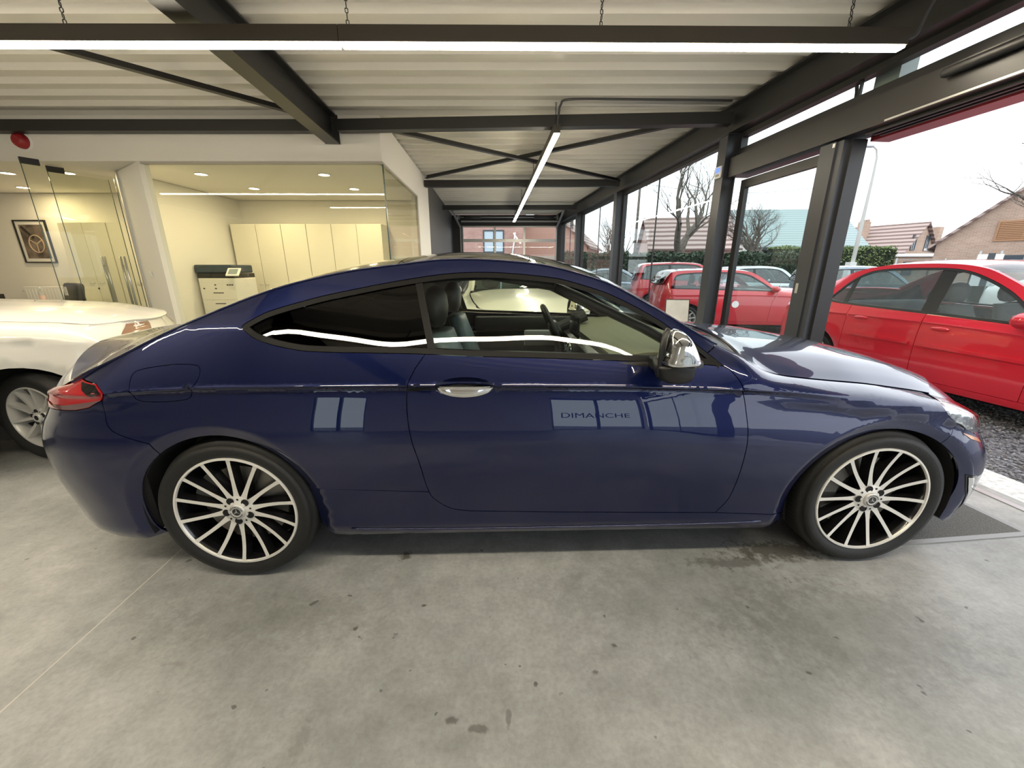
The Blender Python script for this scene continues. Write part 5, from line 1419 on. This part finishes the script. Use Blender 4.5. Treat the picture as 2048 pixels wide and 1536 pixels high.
# open glass door leaves with long pull bars
def glass_leaf(a, b, label, hx):
    a = Vector((*a, 0)); b = Vector((*b, 0)); d = b-a; L = d.length
    t = thing('glass_door_leaf', label, 'door', tuple(a), math.atan2(d.y, d.x), 'frameless office door leaves')
    box('pane', M_glassd, 0.006, L-.006, -.005, .005, .02, 2.56, t)
    MB().box(0, .006, -.006, .006, .02, 2.56).box(L-.006, L, -.006, .006, .02, 2.56).build('glass_edge', M_edge, t)
    for x in (0.0, ): box('top_patch', M_blackp, x, x+.16, -.016, .016, 2.56, 2.63, t)
    h = empty('pull_handle', (hx, 0, 0), 0, t)
    for s2 in (-1, 1):
        MB().tube([(0, s2*.06, .78), (0, s2*.06, 1.52)], .014, 12).build('pull_bar', M_alu, h, smooth=True)
    for z in (.90, 1.40): MB().tube([(0, -.06, z), (0, .06, z)], .009, 8).build('stand_off', M_alu, h, smooth=True)
    return t
glass_leaf((-5.86, 5.20), (-5.47, 5.94), 'open frameless glass door leaf with long bar handles, nearest the slanted pillar', .70)
glass_leaf((-6.02, 5.62), (-5.72, 6.12), 'second frameless glass door leaf standing open behind the first', .30)
# left meeting room
t = thing('framed_picture', 'black framed photograph of an old steering wheel on the back wall', 'picture', (-8.73, 7.6, 1.83))
MB().box(-.29, .29, -.03, 0, -.37, -.35).box(-.29, .29, -.03, 0, .35, .37).box(-.29, -.27, -.03, 0, -.35, .35).box(.27, .29, -.03, 0, -.35, .35).build('frame', M_blackp, t)
box('passepartout', mat('white card', (.75, .74, .70), .8), -.27, .27, -.012, -.002, -.35, .35, t)
ph = box('print', mat('sepia print', (.14, .11, .09), .5, noise=.9, nscale=5), -.215, .215, -.016, -.012, -.29, .29, t)
sep = mat('sepia light', (.50, .38, .28), .6)
MB().tube([(.02+.13*math.cos(2*PI*i/32), -.0165, -.04+.15*math.sin(2*PI*i/32)) for i in range(32)], .010, 6, closed=True).build('pictured_rim', sep, ph)
MB().bar((-.18, -.0165, .26), (0, -.0165, .06), .05, .002, up=(0, 1, 0)).build('pictured_arm', mat('sepia dark', (.03, .025, .02), .6), ph)
for a in (.5, 2.6, 4.7): MB().bar((.02, -.0165, -.04), (.02+.13*math.cos(a), -.0165, -.04+.15*math.sin(a)), .02, .002, up=(0, 1, 0)).build('pictured_spoke', sep, ph)
t = thing('radiator', 'white panel radiator under the framed picture', 'radiator', (-8.75, 7.515, .0))
MB().rbox(-.35, .35, -.05, .05, .42, 1.04, .012).build('panel', M_plasticw, t)
for i in range(11): box('fin', M_plasticw, -.32+.06*i, -.30+.06*i, -.056, -.05, .46, 1.0, t)
MB().tube([(-.42, 0, .96), (-.36, 0, .96)], .018, 10).build('valve', M_plasticw, t, smooth=True); box('wall_bracket', M_plasticw, -.03, .03, .05, .08, .5, .9, t)
MB().tube([(.30, 0, .42), (.30, 0, .0)], .011, 8).build('feed_pipe', M_plasticw, t, smooth=True)
t = thing('desk', 'white desk with papers behind the white saloon', 'desk', (-8.5, 6.84, 0))
MB().rbox(-1.0, 1.05, -.32, .32, .72, .755, .004).build('desk_top', M_desk, t)
for x in (-.92, .95):
    for y in (-.27, .27): MB().bar((x, y, 0), (x, y, .72), .05, .05).build('leg', M_alu, t)
t = thing('small_monitor', 'small black screen standing on the white desk', 'screen', (-8.98, 6.95, .755))
MB().rbox(-.13, .13, -.012, .012, .03, .18, .006).build('screen_panel', M_blackp, t); box('screen_foot', M_blackp, -.05, .05, -.05, .05, 0, .03, t)
t = thing('water_bottle', 'clear plastic water bottle on the white desk', 'bottle', (-7.95, 6.75, .755))
MB().lathe([(.0, 0), (.036, .0), (.038, .02), (.036, .06), (.038, .10), (.036, .14), (.038, .19), (.030, .235), (.013, .265), (.013, .285)], 20).build('bottle_body', glassmat('thin plastic', (.90, .92, .93), refl=.8, haze=.15, hazec=(.9, .9, .9)), t, smooth=True)
MB().lathe([(0, .305), (.015, .305), (.015, .28)], 14).build('cap', mat('pale cap', (.7, .8, .85), .4), t); MB().lathe([(.0385, .10), (.0385, .17)], 20).build('paper_band', mat('pink band', (.75, .55, .5), .5), t, smooth=True)
t = thing('blue_cloth', 'crumpled bright blue cloth lying on the white desk', 'cloth', (-8.18, 6.72, .757))
random.seed(4); V = []; F = []; n = 14
for i in range(n):
    for j in range(n):
        x, y = -.13+.26*i/(n-1), -.10+.20*j/(n-1); r = max(0, 1-(x/.14)**2)*max(0, 1-(y/.11)**2)
        V.append((x+random.uniform(-.008, .008), y+random.uniform(-.008, .008), .002+.09*r**.5*(.7+.3*math.sin(31*x+17*y)*math.cos(25*y-12*x))))
for i in range(n-1):
    for j in range(n-1): F.append((i*n+j, (i+1)*n+j, (i+1)*n+j+1, i*n+j+1))
obj_from('cloth_folds', V, F, mat('blue cloth', (.02, .06, .45), .8), t, True)
t = thing('office_chair', 'black upholstered office chair beside the white desk', 'chair', (-7.25, 6.12, 0), R(-25))
MB().rbox(-.25, .25, -.25, .25, .42, .52, .04).build('seat', M_blackp, t, smooth=True)
MB().rbox(-.27, .27, .20, .30, .55, 1.18, .045, Matrix.Rotation(R(-8), 4, 'X')).build('backrest', M_blackp, t, smooth=True)
for sx in (-1, 1):
    MB().tube([(sx*.27, .15, .47), (sx*.31, .12, .60), (sx*.31, -.12, .66)], .02, 8).build('armrest', M_blackp, t, smooth=True)
MB().tube([(0, 0, .08), (0, 0, .42)], .03, 10).build('gas_column', M_alu, t, smooth=True)
for i in range(5):
    a = 2*PI*i/5; MB().bar((0, 0, .10), (.28*math.cos(a), .28*math.sin(a), .06), .04, .03).build('base_arm', M_blackp, t); MB().lathe([(0, -.012), (.028, -.012), (.028, .012), (0, .012)], 12, 'x', Matrix.Translation((.28*math.cos(a), .28*math.sin(a), .028))).build('castor', M_blackp, t)
box('paper_tag', M_plasticw, .05, .16, .262, .268, .95, 1.08, t)
for i, (x0, lab) in enumerate(((-7.82, 'white two-handled meeting room cabinet, left half'), (-6.98, 'white meeting room cabinet next to the partition, right half'))):
    t = thing('storage_cupboard', lab, 'cabinet', (x0, 7.2, 0), 0, 'meeting room cupboards')
    box('carcass', M_cab, 0, .83, .022, .39, 0, 2.12, t)
    for k in (0, 1):
        d = MB().rbox(.004+.415*k, .411+.415*k, 0, .02, .05, 2.115, .003).build('cabinet_door', M_cab, t); hx = .33 if k == 0 else .50
        MB().tube([(hx-.04, -.002, 1.12), (hx-.035, -.02, 1.10), (hx, -.024, 1.095), (hx+.035, -.02, 1.10), (hx+.04, -.002, 1.12)], .006, 8).build('handle', M_alu, d, smooth=True)
    box('lock', M_blackp, .405, .425, -.012, 0, 1.0, 1.03, t)

# ---------------------------------------------------------------- hall: plants, price board, door sensor, mat
def blade_plant(name, label, loc, n, h, spread, seed, cat='plant', pot=.13):
    random.seed(seed); t = thing(name, label, cat, loc)
    MB().lathe([(0, 0), (pot*.75, 0), (pot, pot*1.7), (pot*.93, pot*1.7), (pot*.85, pot*1.5), (0, pot*1.5)], 20).build('pot', M_dark, t, smooth=True)
    for i in range(n):
        a = random.uniform(0, 2*PI); L = h*random.uniform(.6, 1.05); sp = spread*random.uniform(.3, 1.1); V = []; F = []; K = 7
        for k in range(K):
            s2 = k/(K-1); r = sp*s2**1.5; z = pot*1.5+L*(s2-.28*s2**3*(sp/spread)); w = .022*math.sin(PI*min(.98, .15+.85*s2))+.001
            c, q = math.cos(a), math.sin(a)
            V += [(r*c-q*w, r*q+c*w, z), (r*c+q*w, r*q-c*w, z)]
        for k in range(K-1): F.append((2*k, 2*k+1, 2*k+3, 2*k+2))
        obj_from('leaf', V, F, mat('leaf green', (.05, .13, .03), .5, noise=.4, nscale=6), t, True)
    return t
blade_plant('potted_plant', 'spiky potted plant by the glass near the sectional door', (1.35, 11.2, 0), 34, 1.15, .55, 3, pot=.20)
blade_plant('potted_plant', 'taller potted plant left of the sectional door', (-1.35, 13.1, 0), 16, 1.65, .35, 8, pot=.18)
t = thing('price_board', 'white price sheet on a slim easel stand by the first column', 'sign', (2.30, 5.50, -.0), R(-12))
s_ = MB().rbox(-.16, .16, -.012, .012, -.23, .23, .004).build('board', M_blackp, t); s_.location = (0, 0, .72); s_.rotation_euler = (R(-14), 0, 0)
box('sheet', mat('printed sheet', (.72, .72, .70), .6, noise=.15, nscale=4), -.148, .148, -.0145, -.012, -.218, .218, s_)
for sx in (-1, 1): MB().tube([(sx*.12, .02, .50), (sx*.20, -.10, 0.008)], .009, 8).build('stand_leg', M_blackp, t, smooth=True)
MB().tube([(0, .06, .7), (0, .30, 0.008)], .009, 8).build('rear_strut', M_blackp, t, smooth=True)
t = thing('door_sensor', 'black motion sensor bar on the header of the sliding door', 'sensor', FO, FANG)
MB().rbox(-.20, -.145, 1.9, 2.95, 2.50, 2.555, .02).build('sensor_bar', M_blackp, t, smooth=True); MB().rbox(-.23, -.145, 1.75, 2.15, 2.545, 2.63, .012).build('sensor_housing', M_blackp, t); MB().lathe([(0, 0), (.014, 0), (.012, .012), (0, .014)], 14, 'x', Matrix.Translation((-.212, 2.3, 2.525))).build('sensor_lens', M_alu, t)
t = thing('thermostat', 'small white thermostat with blue display on the first column', 'thermostat', tuple(FM @ Vector((-.19, 5.22, 2.45))), FANG)
MB().rbox(-.022, -.001, -.06, .06, -.065, .065, .006).build('thermostat_case', M_plasticw, t); box('blue_display', mat('blue display', (.08, .15, .6), .3, emit=(.15, .3, 1), estr=.8), -.024, -.022, -.045, .03, -.005, .05, t); box('key_row', mat('grey keys', (.3, .3, .3), .5), -.0235, -.022, -.04, .03, -.045, -.02, t)
t = thing('entrance_mat', 'dark grey entrance mat under the nose of the coupe', 'mat', (2.60, 1.90, 0), FANG)
MB().rbox(-.70, .10, -.14, 1.6, .0005, .007, .002).build('mat_pile', M_matd, t); MB().box(-.73, -.70, -.17, 1.6, .0005, .006).box(-.70, .10, -.17, -.14, .0005, .006).box(.10, .13, -.17, 1.6, .0005, .006).build('mat_edge', mat('dull metal edge', (.30, .30, .30), .5, metal=.4), t)
# cable conduit feeding the hall lamp
# ---------------------------------------------------------------- outside
M_bark = mat('grey bark', (.13, .11, .09), .9, noise=.4, nscale=9)
M_leafd = mat('hedge leaf', (.035, .06, .03), .6, noise=.5, nscale=3)
M_leafl = mat('pale leaf', (.16, .22, .08), .6, noise=.4, nscale=3)
def bare_tree(label, loc, h, seed, spread=.55, r0=.22, depth=6, lean=(0, 0), fork=.22, group=None, twig=1.0, name='bare_tree', kids=None):
    random.seed(seed); t = thing(name, label, 'tree', loc, 0, group); tr = MB(); tw = MB()
    def grow(p, d, L, r, lv):
        n = 4; pts = [p]; q = p; dd = d.copy()
        for i in range(n):
            dd = (dd+Vector((random.uniform(-1, 1), random.uniform(-1, 1), random.uniform(-.4, .6)))*.13).normalized(); q = q+dd*L/n; pts.append(q)
        r1 = r*.66
        (tr if lv <= 2 else tw).tube(pts, [r+(r1-r)*i/n for i in range(n+1)], 8 if lv <= 1 else (5 if lv <= 3 else 3), caps=False)
        if lv >= depth: return
        k = kids[lv] if kids and lv < len(kids) else (3 if lv < 2 else random.choice((2, 3, 3)))
        for i in range(k):
            a = random.uniform(0, 2*PI); ax = dd.cross(Vector((math.cos(a), math.sin(a), .2)))
            if ax.length < .05: continue
            nd = Quaternion(ax.normalized(), random.uniform(.45, 1.0)*spread*1.25) @ dd
            nd = (nd+Vector((0, 0, .12))).normalized()
            s = pts[-1] if i < 2 else pts[random.randint(2, n)]
            grow(s, nd, L*random.uniform(.62, .86)*(1 if lv else .95), r1*random.uniform(.62, .85), lv+1)
    grow(Vector((0, 0, 0)), Vector((lean[0], lean[1], 1)).normalized(), h*fork, r0, 0)
    tr.build('trunk', M_bark, t, smooth=True, fix=False); tw.build('twigs', M_bark, t, smooth=True, fix=False)['kind'] = 'stuff'
    return t
bare_tree('large bare tree with thick forking limbs behind the hedge', (8.7, 21.4, -.06), 11.5, 11, .58, .44, 7, fork=.20)
bare_tree('dense twiggy tree left of the green-roofed building', (13.6, 22.5, -.06), 11.5, 5, .66, .28, 7, fork=.14, kids=[4, 4, 3])
bare_tree('smaller bare tree between the second and third columns', (5.6, 22.0, -.06), 6.5, 21, .6, .16, 6, fork=.2)
bare_tree('bare tree whose branches reach in at the right edge', (20.6, 16.2, -.06), 10.5, 9, .66, .26, 7, lean=(-.1, -.05), fork=.20)
bare_tree('slender bare tree far left in the street', (7.4, 27.5, -.06), 8.0, 31, .55, .16, 5, fork=.2)
def hedge(label, x0, x1, y, d, h, m, seed, n=5200, group=None, dens=1):
    rng = np.random.RandomState(seed); t = thing('hedge', label, 'hedge', ((x0+x1)/2, y, -.06), 0, group); L = x1-x0
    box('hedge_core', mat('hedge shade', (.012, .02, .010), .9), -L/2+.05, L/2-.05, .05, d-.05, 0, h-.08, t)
    V = []; F = []
    for i in range(n):
        x = rng.uniform(-L/2, L/2)
        if rng.rand() < .6: y_, z = rng.uniform(-.06, .10), rng.uniform(0, h)
        else: y_, z = rng.uniform(0, d), h+rng.uniform(-.12, .12)*(1+.5*math.sin(x*3))
        a = rng.uniform(-1, 1, 3); a /= np.linalg.norm(a); b = np.cross(a, rng.uniform(-1, 1, 3)); b /= max(np.linalg.norm(b), .1); s = rng.uniform(.05, .11); c = np.array([x, y_, z])
        k = len(V); V += [tuple(c-a*s), tuple(c+b*s*.6), tuple(c+a*s), tuple(c-b*s*.6)]; F.append((k, k+1, k+2, k+3))
    o = obj_from('hedge_leaves', V, F, m, t); o['kind'] = 'stuff'
    return t
hedge('dense dark green clipped hedge behind the parked cars', 2.2, 15.0, 19.0, 1.2, 2.05, M_leafd, 1, 8000)
hedge('loose pale green shrubs below the brown roof', 20.5, 30.0, 32.0, 1.2, 3.0, M_leafl, 2, 5500)
hedge('low dark shrubs before the brick gable', 18.2, 24.5, 15.2, 1.0, 1.55, M_leafd, 3, 2500)
# houses
M_brick1 = brick_mat('pale brown brick', (.42, .27, .19), (.50, .34, .25), (.50, .44, .38))
M_brick2 = brick_mat('pink red brick', (.50, .22, .18), (.58, .30, .25), (.55, .45, .40))
def tile_mat(name, c1, c2, s):
    m, nt, b = newmat(name); N = nt.nodes.new; L = nt.links.new
    tc = N('ShaderNodeTexCoord'); w = N('ShaderNodeTexWave'); w.wave_type = 'BANDS'; w.bands_direction = 'Z'; w.inputs['Scale'].default_value = s; w.inputs['Distortion'].default_value = .6
    L(tc.outputs['Object'], w.inputs[0]); r = N('ShaderNodeValToRGB'); r.color_ramp.elements[0].color = (*c1, 1); r.color_ramp.elements[1].color = (*c2, 1); r.color_ramp.elements[0].position = .25; r.color_ramp.elements[1].position = .6
    L(w.outputs[0], r.inputs[0]); L(r.outputs[0], b.inputs['Base Color']); b.inputs['Roughness'].default_value = .7; return m
M_tile = tile_mat('brown roof tile', (.16, .10, .085), (.40, .31, .28), .9)
M_greenroof = tile_mat('grey green slate', (.24, .31, .31), (.31, .39, .385), 1.5)
M_render = mat('pale render', (.62, .64, .60), .8)
M_wframe = mat('dark window frame', (.05, .06, .07), .5)
M_whiteg = mat('white gutter', (.75, .73, .70), .5)
def gable_house(name, label, loc, rz, L, D, eave, ridge, wall, roofm, over=.3):
    """long side along local x, gables at x ends, ridge along x"""
    t = thing(name, label, 'house', loc, rz)
    MB().prism([(0, 0), (D, 0), (D, eave), (D/2, ridge), (0, eave)], 0, L, 'yz').build('walls', wall, t)
    for s_ in (0, 1):
        y0, y1 = (-over, D/2) if s_ == 0 else (D+over, D/2); sl = (ridge-eave)/(D/2); z0 = eave-over*sl
        V = [(-over, y0, z0+.06), (L+over, y0, z0+.06), (L+over, y1, ridge+.06), (-over, y1, ridge+.06)]
        V += [(a, b, c+.12) for a, b, c in V]
        MB().add(V, [(3, 2, 1, 0), (4, 5, 6, 7), (0, 1, 5, 4), (1, 2, 6, 5), (2, 3, 7, 6), (3, 0, 4, 7)]).build('roof_slope', roofm, t)
    return t
def hwin(t, M, x0, x1, z0, z1, glassm=None, fm=None, bars=1, name='window'):
    """window on a wall plane: local x across, z up, -y outward"""
    f = MB().box(x0, x1, -.06, .02, z0, z0+.08, M).box(x0, x1, -.06, .02, z1-.08, z1, M).box(x0, x0+.07, -.06, .02, z0+.08, z1-.08, M).box(x1-.07, x1, -.06, .02, z0+.08, z1-.08, M)
    for i in range(bars): 
        x = x0+(x1-x0)*(i+1)/(bars+1); f.box(x-.03, x+.03, -.05, .02, z0+.08, z1-.08, M)
    o = f.build(name, fm or M_wframe, t)
    MB().box(x0+.07, x1-.07, -.03, -.01, z0+.08, z1-.08, M).build('pane', glassm or mat('dark window pane', (.06, .08, .10), .1), o)
    return o
# brown tiled house: ridge runs across the view, gable at its right
t = gable_house('tiled_house', 'brick house with brown tiled roof and chimneys beyond the shrubs', (32.6, 45.5, -.06), R(-65), 8.2, 6.4, 2.9, 5.5, M_brick1, M_tile)
ch = MB().box(3.6, 4.4, 1.3, 2.0, 3.6, 6.0).build('chimney', M_brick1, t)
for k in range(4): box('chimney_pot', M_brick1, 3.62+.2*k, 3.76+.2*k, 1.5, 1.8, 6.0, 6.2, ch)
MB().box(7.2, 8.1, 6.5, 7.3, 0, 5.4).build('chimney', M_brick1, t)
GM = Matrix.Translation((8.2, 0, 0)) @ Matrix.Rotation(PI/2, 4, 'Z')
hwin(t, GM, 1.3, 2.1, 3.1, 4.5); hwin(t, GM, 3.9, 4.6, 3.1, 4.5)
box('gutter', M_whiteg, -.3, 8.5, -.42, -.30, 2.50, 2.63, t)
# low annex between the two houses
t = gable_house('annex', 'low brick annex with white gutter between the two houses', (31.8, 34.2, -.06), R(-14), 4.6, 3.0, 2.35, 2.5, M_brick1, M_whiteg, .15)
hwin(t, Matrix.Identity(4), .8, 1.5, .9, 2.0); hwin(t, Matrix.Identity(4), 2.6, 3.4, .9, 2.0)
# brick gable house on the right
t = thing('gable_house', 'large brick house gable with brown shutters at the right edge', 'house', (23.0, 22.4, -.06), R(-50))
W = 9.4; EV = 2.70; RG = 7.3
MB().prism([(0, 0), (W, 0), (W, EV), (W/2, RG), (0, EV)], 0, 9, 'xz').build('walls', M_brick1, t)
for s_ in (0, 1):
    x0, x1 = (-.30, W/2) if s_ == 0 else (W+.30, W/2); sl = (RG-EV)/(W/2); z0 = EV-.30*sl
    V = [(x0, -.25, z0), (x1, -.25, RG), (x1, 9.2, RG), (x0, 9.2, z0)]; V += [(a, b, c+.16) for a, b, c in V]
    MB().add(V, [(3, 2, 1, 0), (4, 5, 6, 7), (0, 1, 5, 4), (1, 2, 6, 5), (2, 3, 7, 6), (3, 0, 4, 7)]).build('roof_slope', M_tile, t)
sh = hwin(t, Matrix.Identity(4), 1.95, 3.75, 2.75, 3.70, mat('brown shutter', (.38, .20, .10), .6), MATS['brown shutter'], 1)
for z in [2.86+.085*k for k in range(9)]: box('shutter_slat', MATS['brown shutter'], 2.04, 3.66, -.062, -.055, z, z+.055, t)
box('lower_window', MATS['dark window pane'], 1.9, 3.1, -.03, .01, 1.80, 2.08, t); box('window_ledge', mat('rust red ledge', (.35, .10, .05), .7), 1.7, 3.4, -.12, .0, 1.62, 1.76, t)
for x, z in ((3.0, 4.5), (2.9, 4.15)): box('vent_stone', M_whiteg, x, x+.35, -.05, .0, z, z+.14, t)
box('gutter', M_whiteg, -.42, -.28, -.2, 9, EV-.32, EV-.2, t)
# green-roofed building behind the sliding leaf
t = gable_house('green_roofed_building', 'low pale building with wide grey green hipped roof', (21.0, 36.0, -.06), R(-4), 8.6, 8.0, 3.55, 6.6, M_render, M_greenroof, .6)
for x in (.8, 2.9, 5.0, 7.1): hwin(t, Matrix.Identity(4), x, x+1.5, 1.2, 2.9)
box('eaves_board', M_wframe, -.6, 10.0, -.66, -.58, 2.98, 3.20, t)
# pink brick house beyond the sectional door
t = gable_house('pink_brick_house', 'pink brick house with white window seen through the far sectional door', (-6.0, 26.0, -.06), 0, 6.8, 8, 5.2, 8.0, M_brick2, M_tile)
hwin(t, Matrix.Identity(4), 4.2, 5.5, 2.4, 3.75, mat('pale blind', (.55, .62, .70), .4), M_wframe, 1)
box('plinth_band', M_render, 0, 6.8, -.05, .02, 0, 1.45, t)
MB().tube([(5.9, -.12, 1.4), (6.2, -.12, 3.6)], .05, 8).build('downpipe', M_whiteg, t, smooth=True)
t = gable_house('red_roof_house', 'house with salmon gable far left behind the hedge', (6.0, 33.0, -.06), R(70), 7, 7.0, 3.2, 6.2, mat('salmon render', (.62, .38, .30), .8), M_tile)
hwin(t, Matrix.Identity(4), 1.0, 2.2, 1.0, 2.2)
t = gable_house('red_roof_house', 'brick house behind the large bare tree trunk', (10.5, 31.0, -.06), R(-8), 6, 6.0, 2.9, 5.2, M_brick2, M_tile)
hwin(t, Matrix.Identity(4), 1.0, 2.2, 1.0, 2.2)
# lamp post, wires, panel, fence
t = thing('street_lamp', 'tall slim tapering street lamp post beyond the red saloon', 'street lamp', (17.1, 20.5, -.06))
MB().tube([(0, 0, 0), (0, 0, 3.2), (0, 0, 5.6), (-.02, 0, 6.4), (-.12, 0, 6.75), (-.34, 0, 6.9)], [.10, .085, .055, .045, .04, .035], 10).build('post', mat('pale grey post', (.5, .5, .46), .6), t, smooth=True); MB().rbox(-.75, -.3, -.06, .09, 6.84, 6.94, .03).build('lamp_head', M_galv, t); box('base_box', M_render, -.28, .05, -.2, .1, 0, 1.75, t)
for k, (a, b, lab) in enumerate((((14, 12, 5.3), (45, 14, 10.5), 'upper overhead wire crossing the sky at the right'), ((15, 13, 4.9), (45, 15.5, 9.2), 'lower overhead wire crossing the sky at the right'), ((9, 30.1, 7.1), (23.6, 30.5, 7.15), 'overhead wire above the green-roofed building'))):
    a, b = Vector(a), Vector(b); tag(MB().tube([a.lerp(b, i/10)-Vector((0, 0, .6*math.sin(PI*i/10))) for i in range(11)], .012, 5).build('overhead_wire', M_black), lab, 'wire', 'overhead wires')
for k, (x, y) in enumerate(((4.2, 27.0), (4.9, 34.0), (9.0, 30.2), (23.6, 30.6))):
    t = thing('utility_pole', ['dark wooden utility pole far down the street, nearer one', 'dark wooden utility pole far down the street, farther one', 'wooden utility pole behind the large bare tree', 'wooden utility pole before the tiled house'][k], 'pole', (x, y, -.06)); MB().tube([(0, 0, 0), (0, 0, 6.0 if k < 2 else 8.0)], [.11, .08], 8).build('pole', M_bark, t, smooth=True); box('cross_arm', M_bark, -.5, .5, -.04, .04, 5.4 if k < 2 else 7.0, 5.5 if k < 2 else 7.1, t)
t = thing('notice_panel', 'white notice panel with dark middle stripe behind the red saloon', 'sign', (14.7, 12.6, -.06), R(-35))
box('panel_board', M_whiteg, -.27, .27, -.02, .02, .9, 1.85, t); box('dark_stripe', M_wframe, -.06, .09, -.026, -.02, .9, 1.88, t)
for x in (-.22, .22): MB().tube([(x, .04, 0), (x, .04, 1.95)], .025, 8).build('panel_leg', M_galv, t, smooth=True)
fn = thing('wire_fence', 'low wire fence with thin posts behind the red saloon', 'fence', (12.6, 13.4, -.06))
for i in range(8): MB().tube([(i*1.6, 0, 0), (i*1.6, 0, 1.75)], .02, 6).build('fence_post', M_galv, fn, smooth=True)
for z in (1.0, 1.35, 1.7): MB().tube([(0, -.02, z), (11.2, -.02, z)], .005, 4).build('fence_wire', M_galv, fn)
bw = box('boundary_wall', brick_mat('rusty brick', (.30, .14, .09), (.38, .2, .13), (.3, .25, .2)), 17.5, 34.0, 14.2, 14.4, -.06, 1.25); tag(bw, 'long low rusty brick wall in front of the gable house', 'wall')
# loose stones of the forecourt, just outside the threshold
rng = np.random.RandomState(7); V = []; F = []
base = [(1, 0, 0), (-.5, .87, 0), (-.5, -.87, 0), (0, 0, 1), (0, 0, -1)]
for i in range(15000):
    n = .42+rng.rand()**1.6*3.2; tt = rng.uniform(.3, 5.4); c = FM @ Vector((n, tt, -.058)); s = rng.uniform(.006, .017); a = rng.uniform(0, 6.28); ca, sa = math.cos(a), math.sin(a); k = len(V); sx, sy, sz = rng.uniform(.7, 1.4, 3)
    for (x, y, z) in base: V.append((c.x+s*(x*sx*ca-y*sy*sa), c.y+s*(x*sx*sa+y*sy*ca), c.z+.004+s*z*sz*.75))
    F += [(k, k+1, k+3), (k+1, k+2, k+3), (k+2, k, k+3), (k+1, k, k+4), (k+2, k+1, k+4), (k, k+2, k+4)]
stones = obj_from('gravel', V, F, mat('grey stone', (.22, .22, .24), .55, noise=.75, nscale=45))
tag(stones, 'loose grey gravel of the forecourt outside the threshold', 'gravel', kind='stuff')
def strip_lamp(a, b, label, chains=(), group=None, name='linear_pendant_lamp', ceil=3.13):
    a = Vector(a); b = Vector(b); d = b-a; L = d.length
    t = thing(name, label, 'lamp', tuple(a), math.atan2(d.y, d.x), group)
    M = Matrix.Rotation(-math.asin(d.z/L), 4, 'Y')
    mb = MB(); mb.box(0, L, -.036, .036, .016, .088, M).box(0, L, -.036, -.030, .0, .016, M).box(0, L, .030, .036, .0, .016, M)
    mb.box(-.004, 0, -.036, .036, 0, .088, M).box(L, L+.004, -.036, .036, 0, .088, M).build('housing', mat('bronze black housing', (.045, .036, .026), .45), t)
    MB().box(.004, L-.004, -.030, .030, -.014, .012, M).build('diffuser', M_led, t)
    lk = None
    for cx in chains:
        z0 = (M @ Vector((cx, 0, .088))).z+a.z; z = .095; c = empty('chain', (cx, 0, z0-a.z), 0, t)
        n = max(1, int((ceil-z0)/.030)); 
        for i in range(n):
            if lk is None:
                pts = [(.0085*math.cos(q), 0, .013+.0055*math.sin(q)+(.013 if math.sin(q) > 0 else 0)-.0065) for q in [2*PI*k/16 for k in range(16)]]
                lk = MB().tube(pts, .0028, 6, closed=True).build('chain_link', M_black, c, smooth=True); lk.location = (0, 0, .012+.030*i); lk.rotation_euler = (0, 0, .3)
            else: again(lk, loc=(0, 0, .012+.030*i), rot=(0, 0, .3+(PI/2)*(i % 2)), parent=c)
        MB().lathe([(0, 0), (.012, 0), (.010, .012), (0, .014)], 12).build('chain_fixing', M_alu, c)
    return t
strip_lamp((-6.6, 2.95, 2.71), (-1.080, 2.95, 2.70), 'left half of the long black strip lamp hung on chains above the coupe', (.8, 3.83))
strip_lamp((-1.068, 2.95, 2.70), (2.45, 2.95, 2.685), 'right half of the long black strip lamp hung on chains, ending at the facade', (.05, 1.62, 3.16))

strip_lamp((-4.6, .25, 2.85), (2.9, .25, 2.85), 'long strip lamp above the camera, parallel to the coupe', (.6, 3.7, 6.9))
t = strip_lamp((.50, 4.95, 2.80), (.06, 12.6, 2.72), 'slim strip lamp running down the hall toward the sectional door', (.12, 2.4, 4.9, 7.3))
# conduit that feeds it
MB().tube(smooth_path([(.50, 4.93, 2.85), (.51, 4.92, 2.98), (.53, 4.92, 3.06), (.62, 4.92, 3.11), (1.2, 4.93, 3.115), (2.4, 4.95, 3.11)], 6), .012, 8).build('conduit', M_dark, None, smooth=True)
tag(bpy.data.objects['conduit'], 'grey conduit bending from the ceiling down to the hall strip lamp', 'conduit')
MB().tube(smooth_path([(2.456, 2.95, 2.73), (2.52, 2.95, 2.75), (2.54, 2.92, 2.86), (2.56, 2.80, 3.12)], 6), .010, 8).build('lamp_cable', M_dark, None, smooth=True)
tag(bpy.data.objects['lamp_cable'], 'thin cable rising from the facade end of the long strip lamp', 'cable')
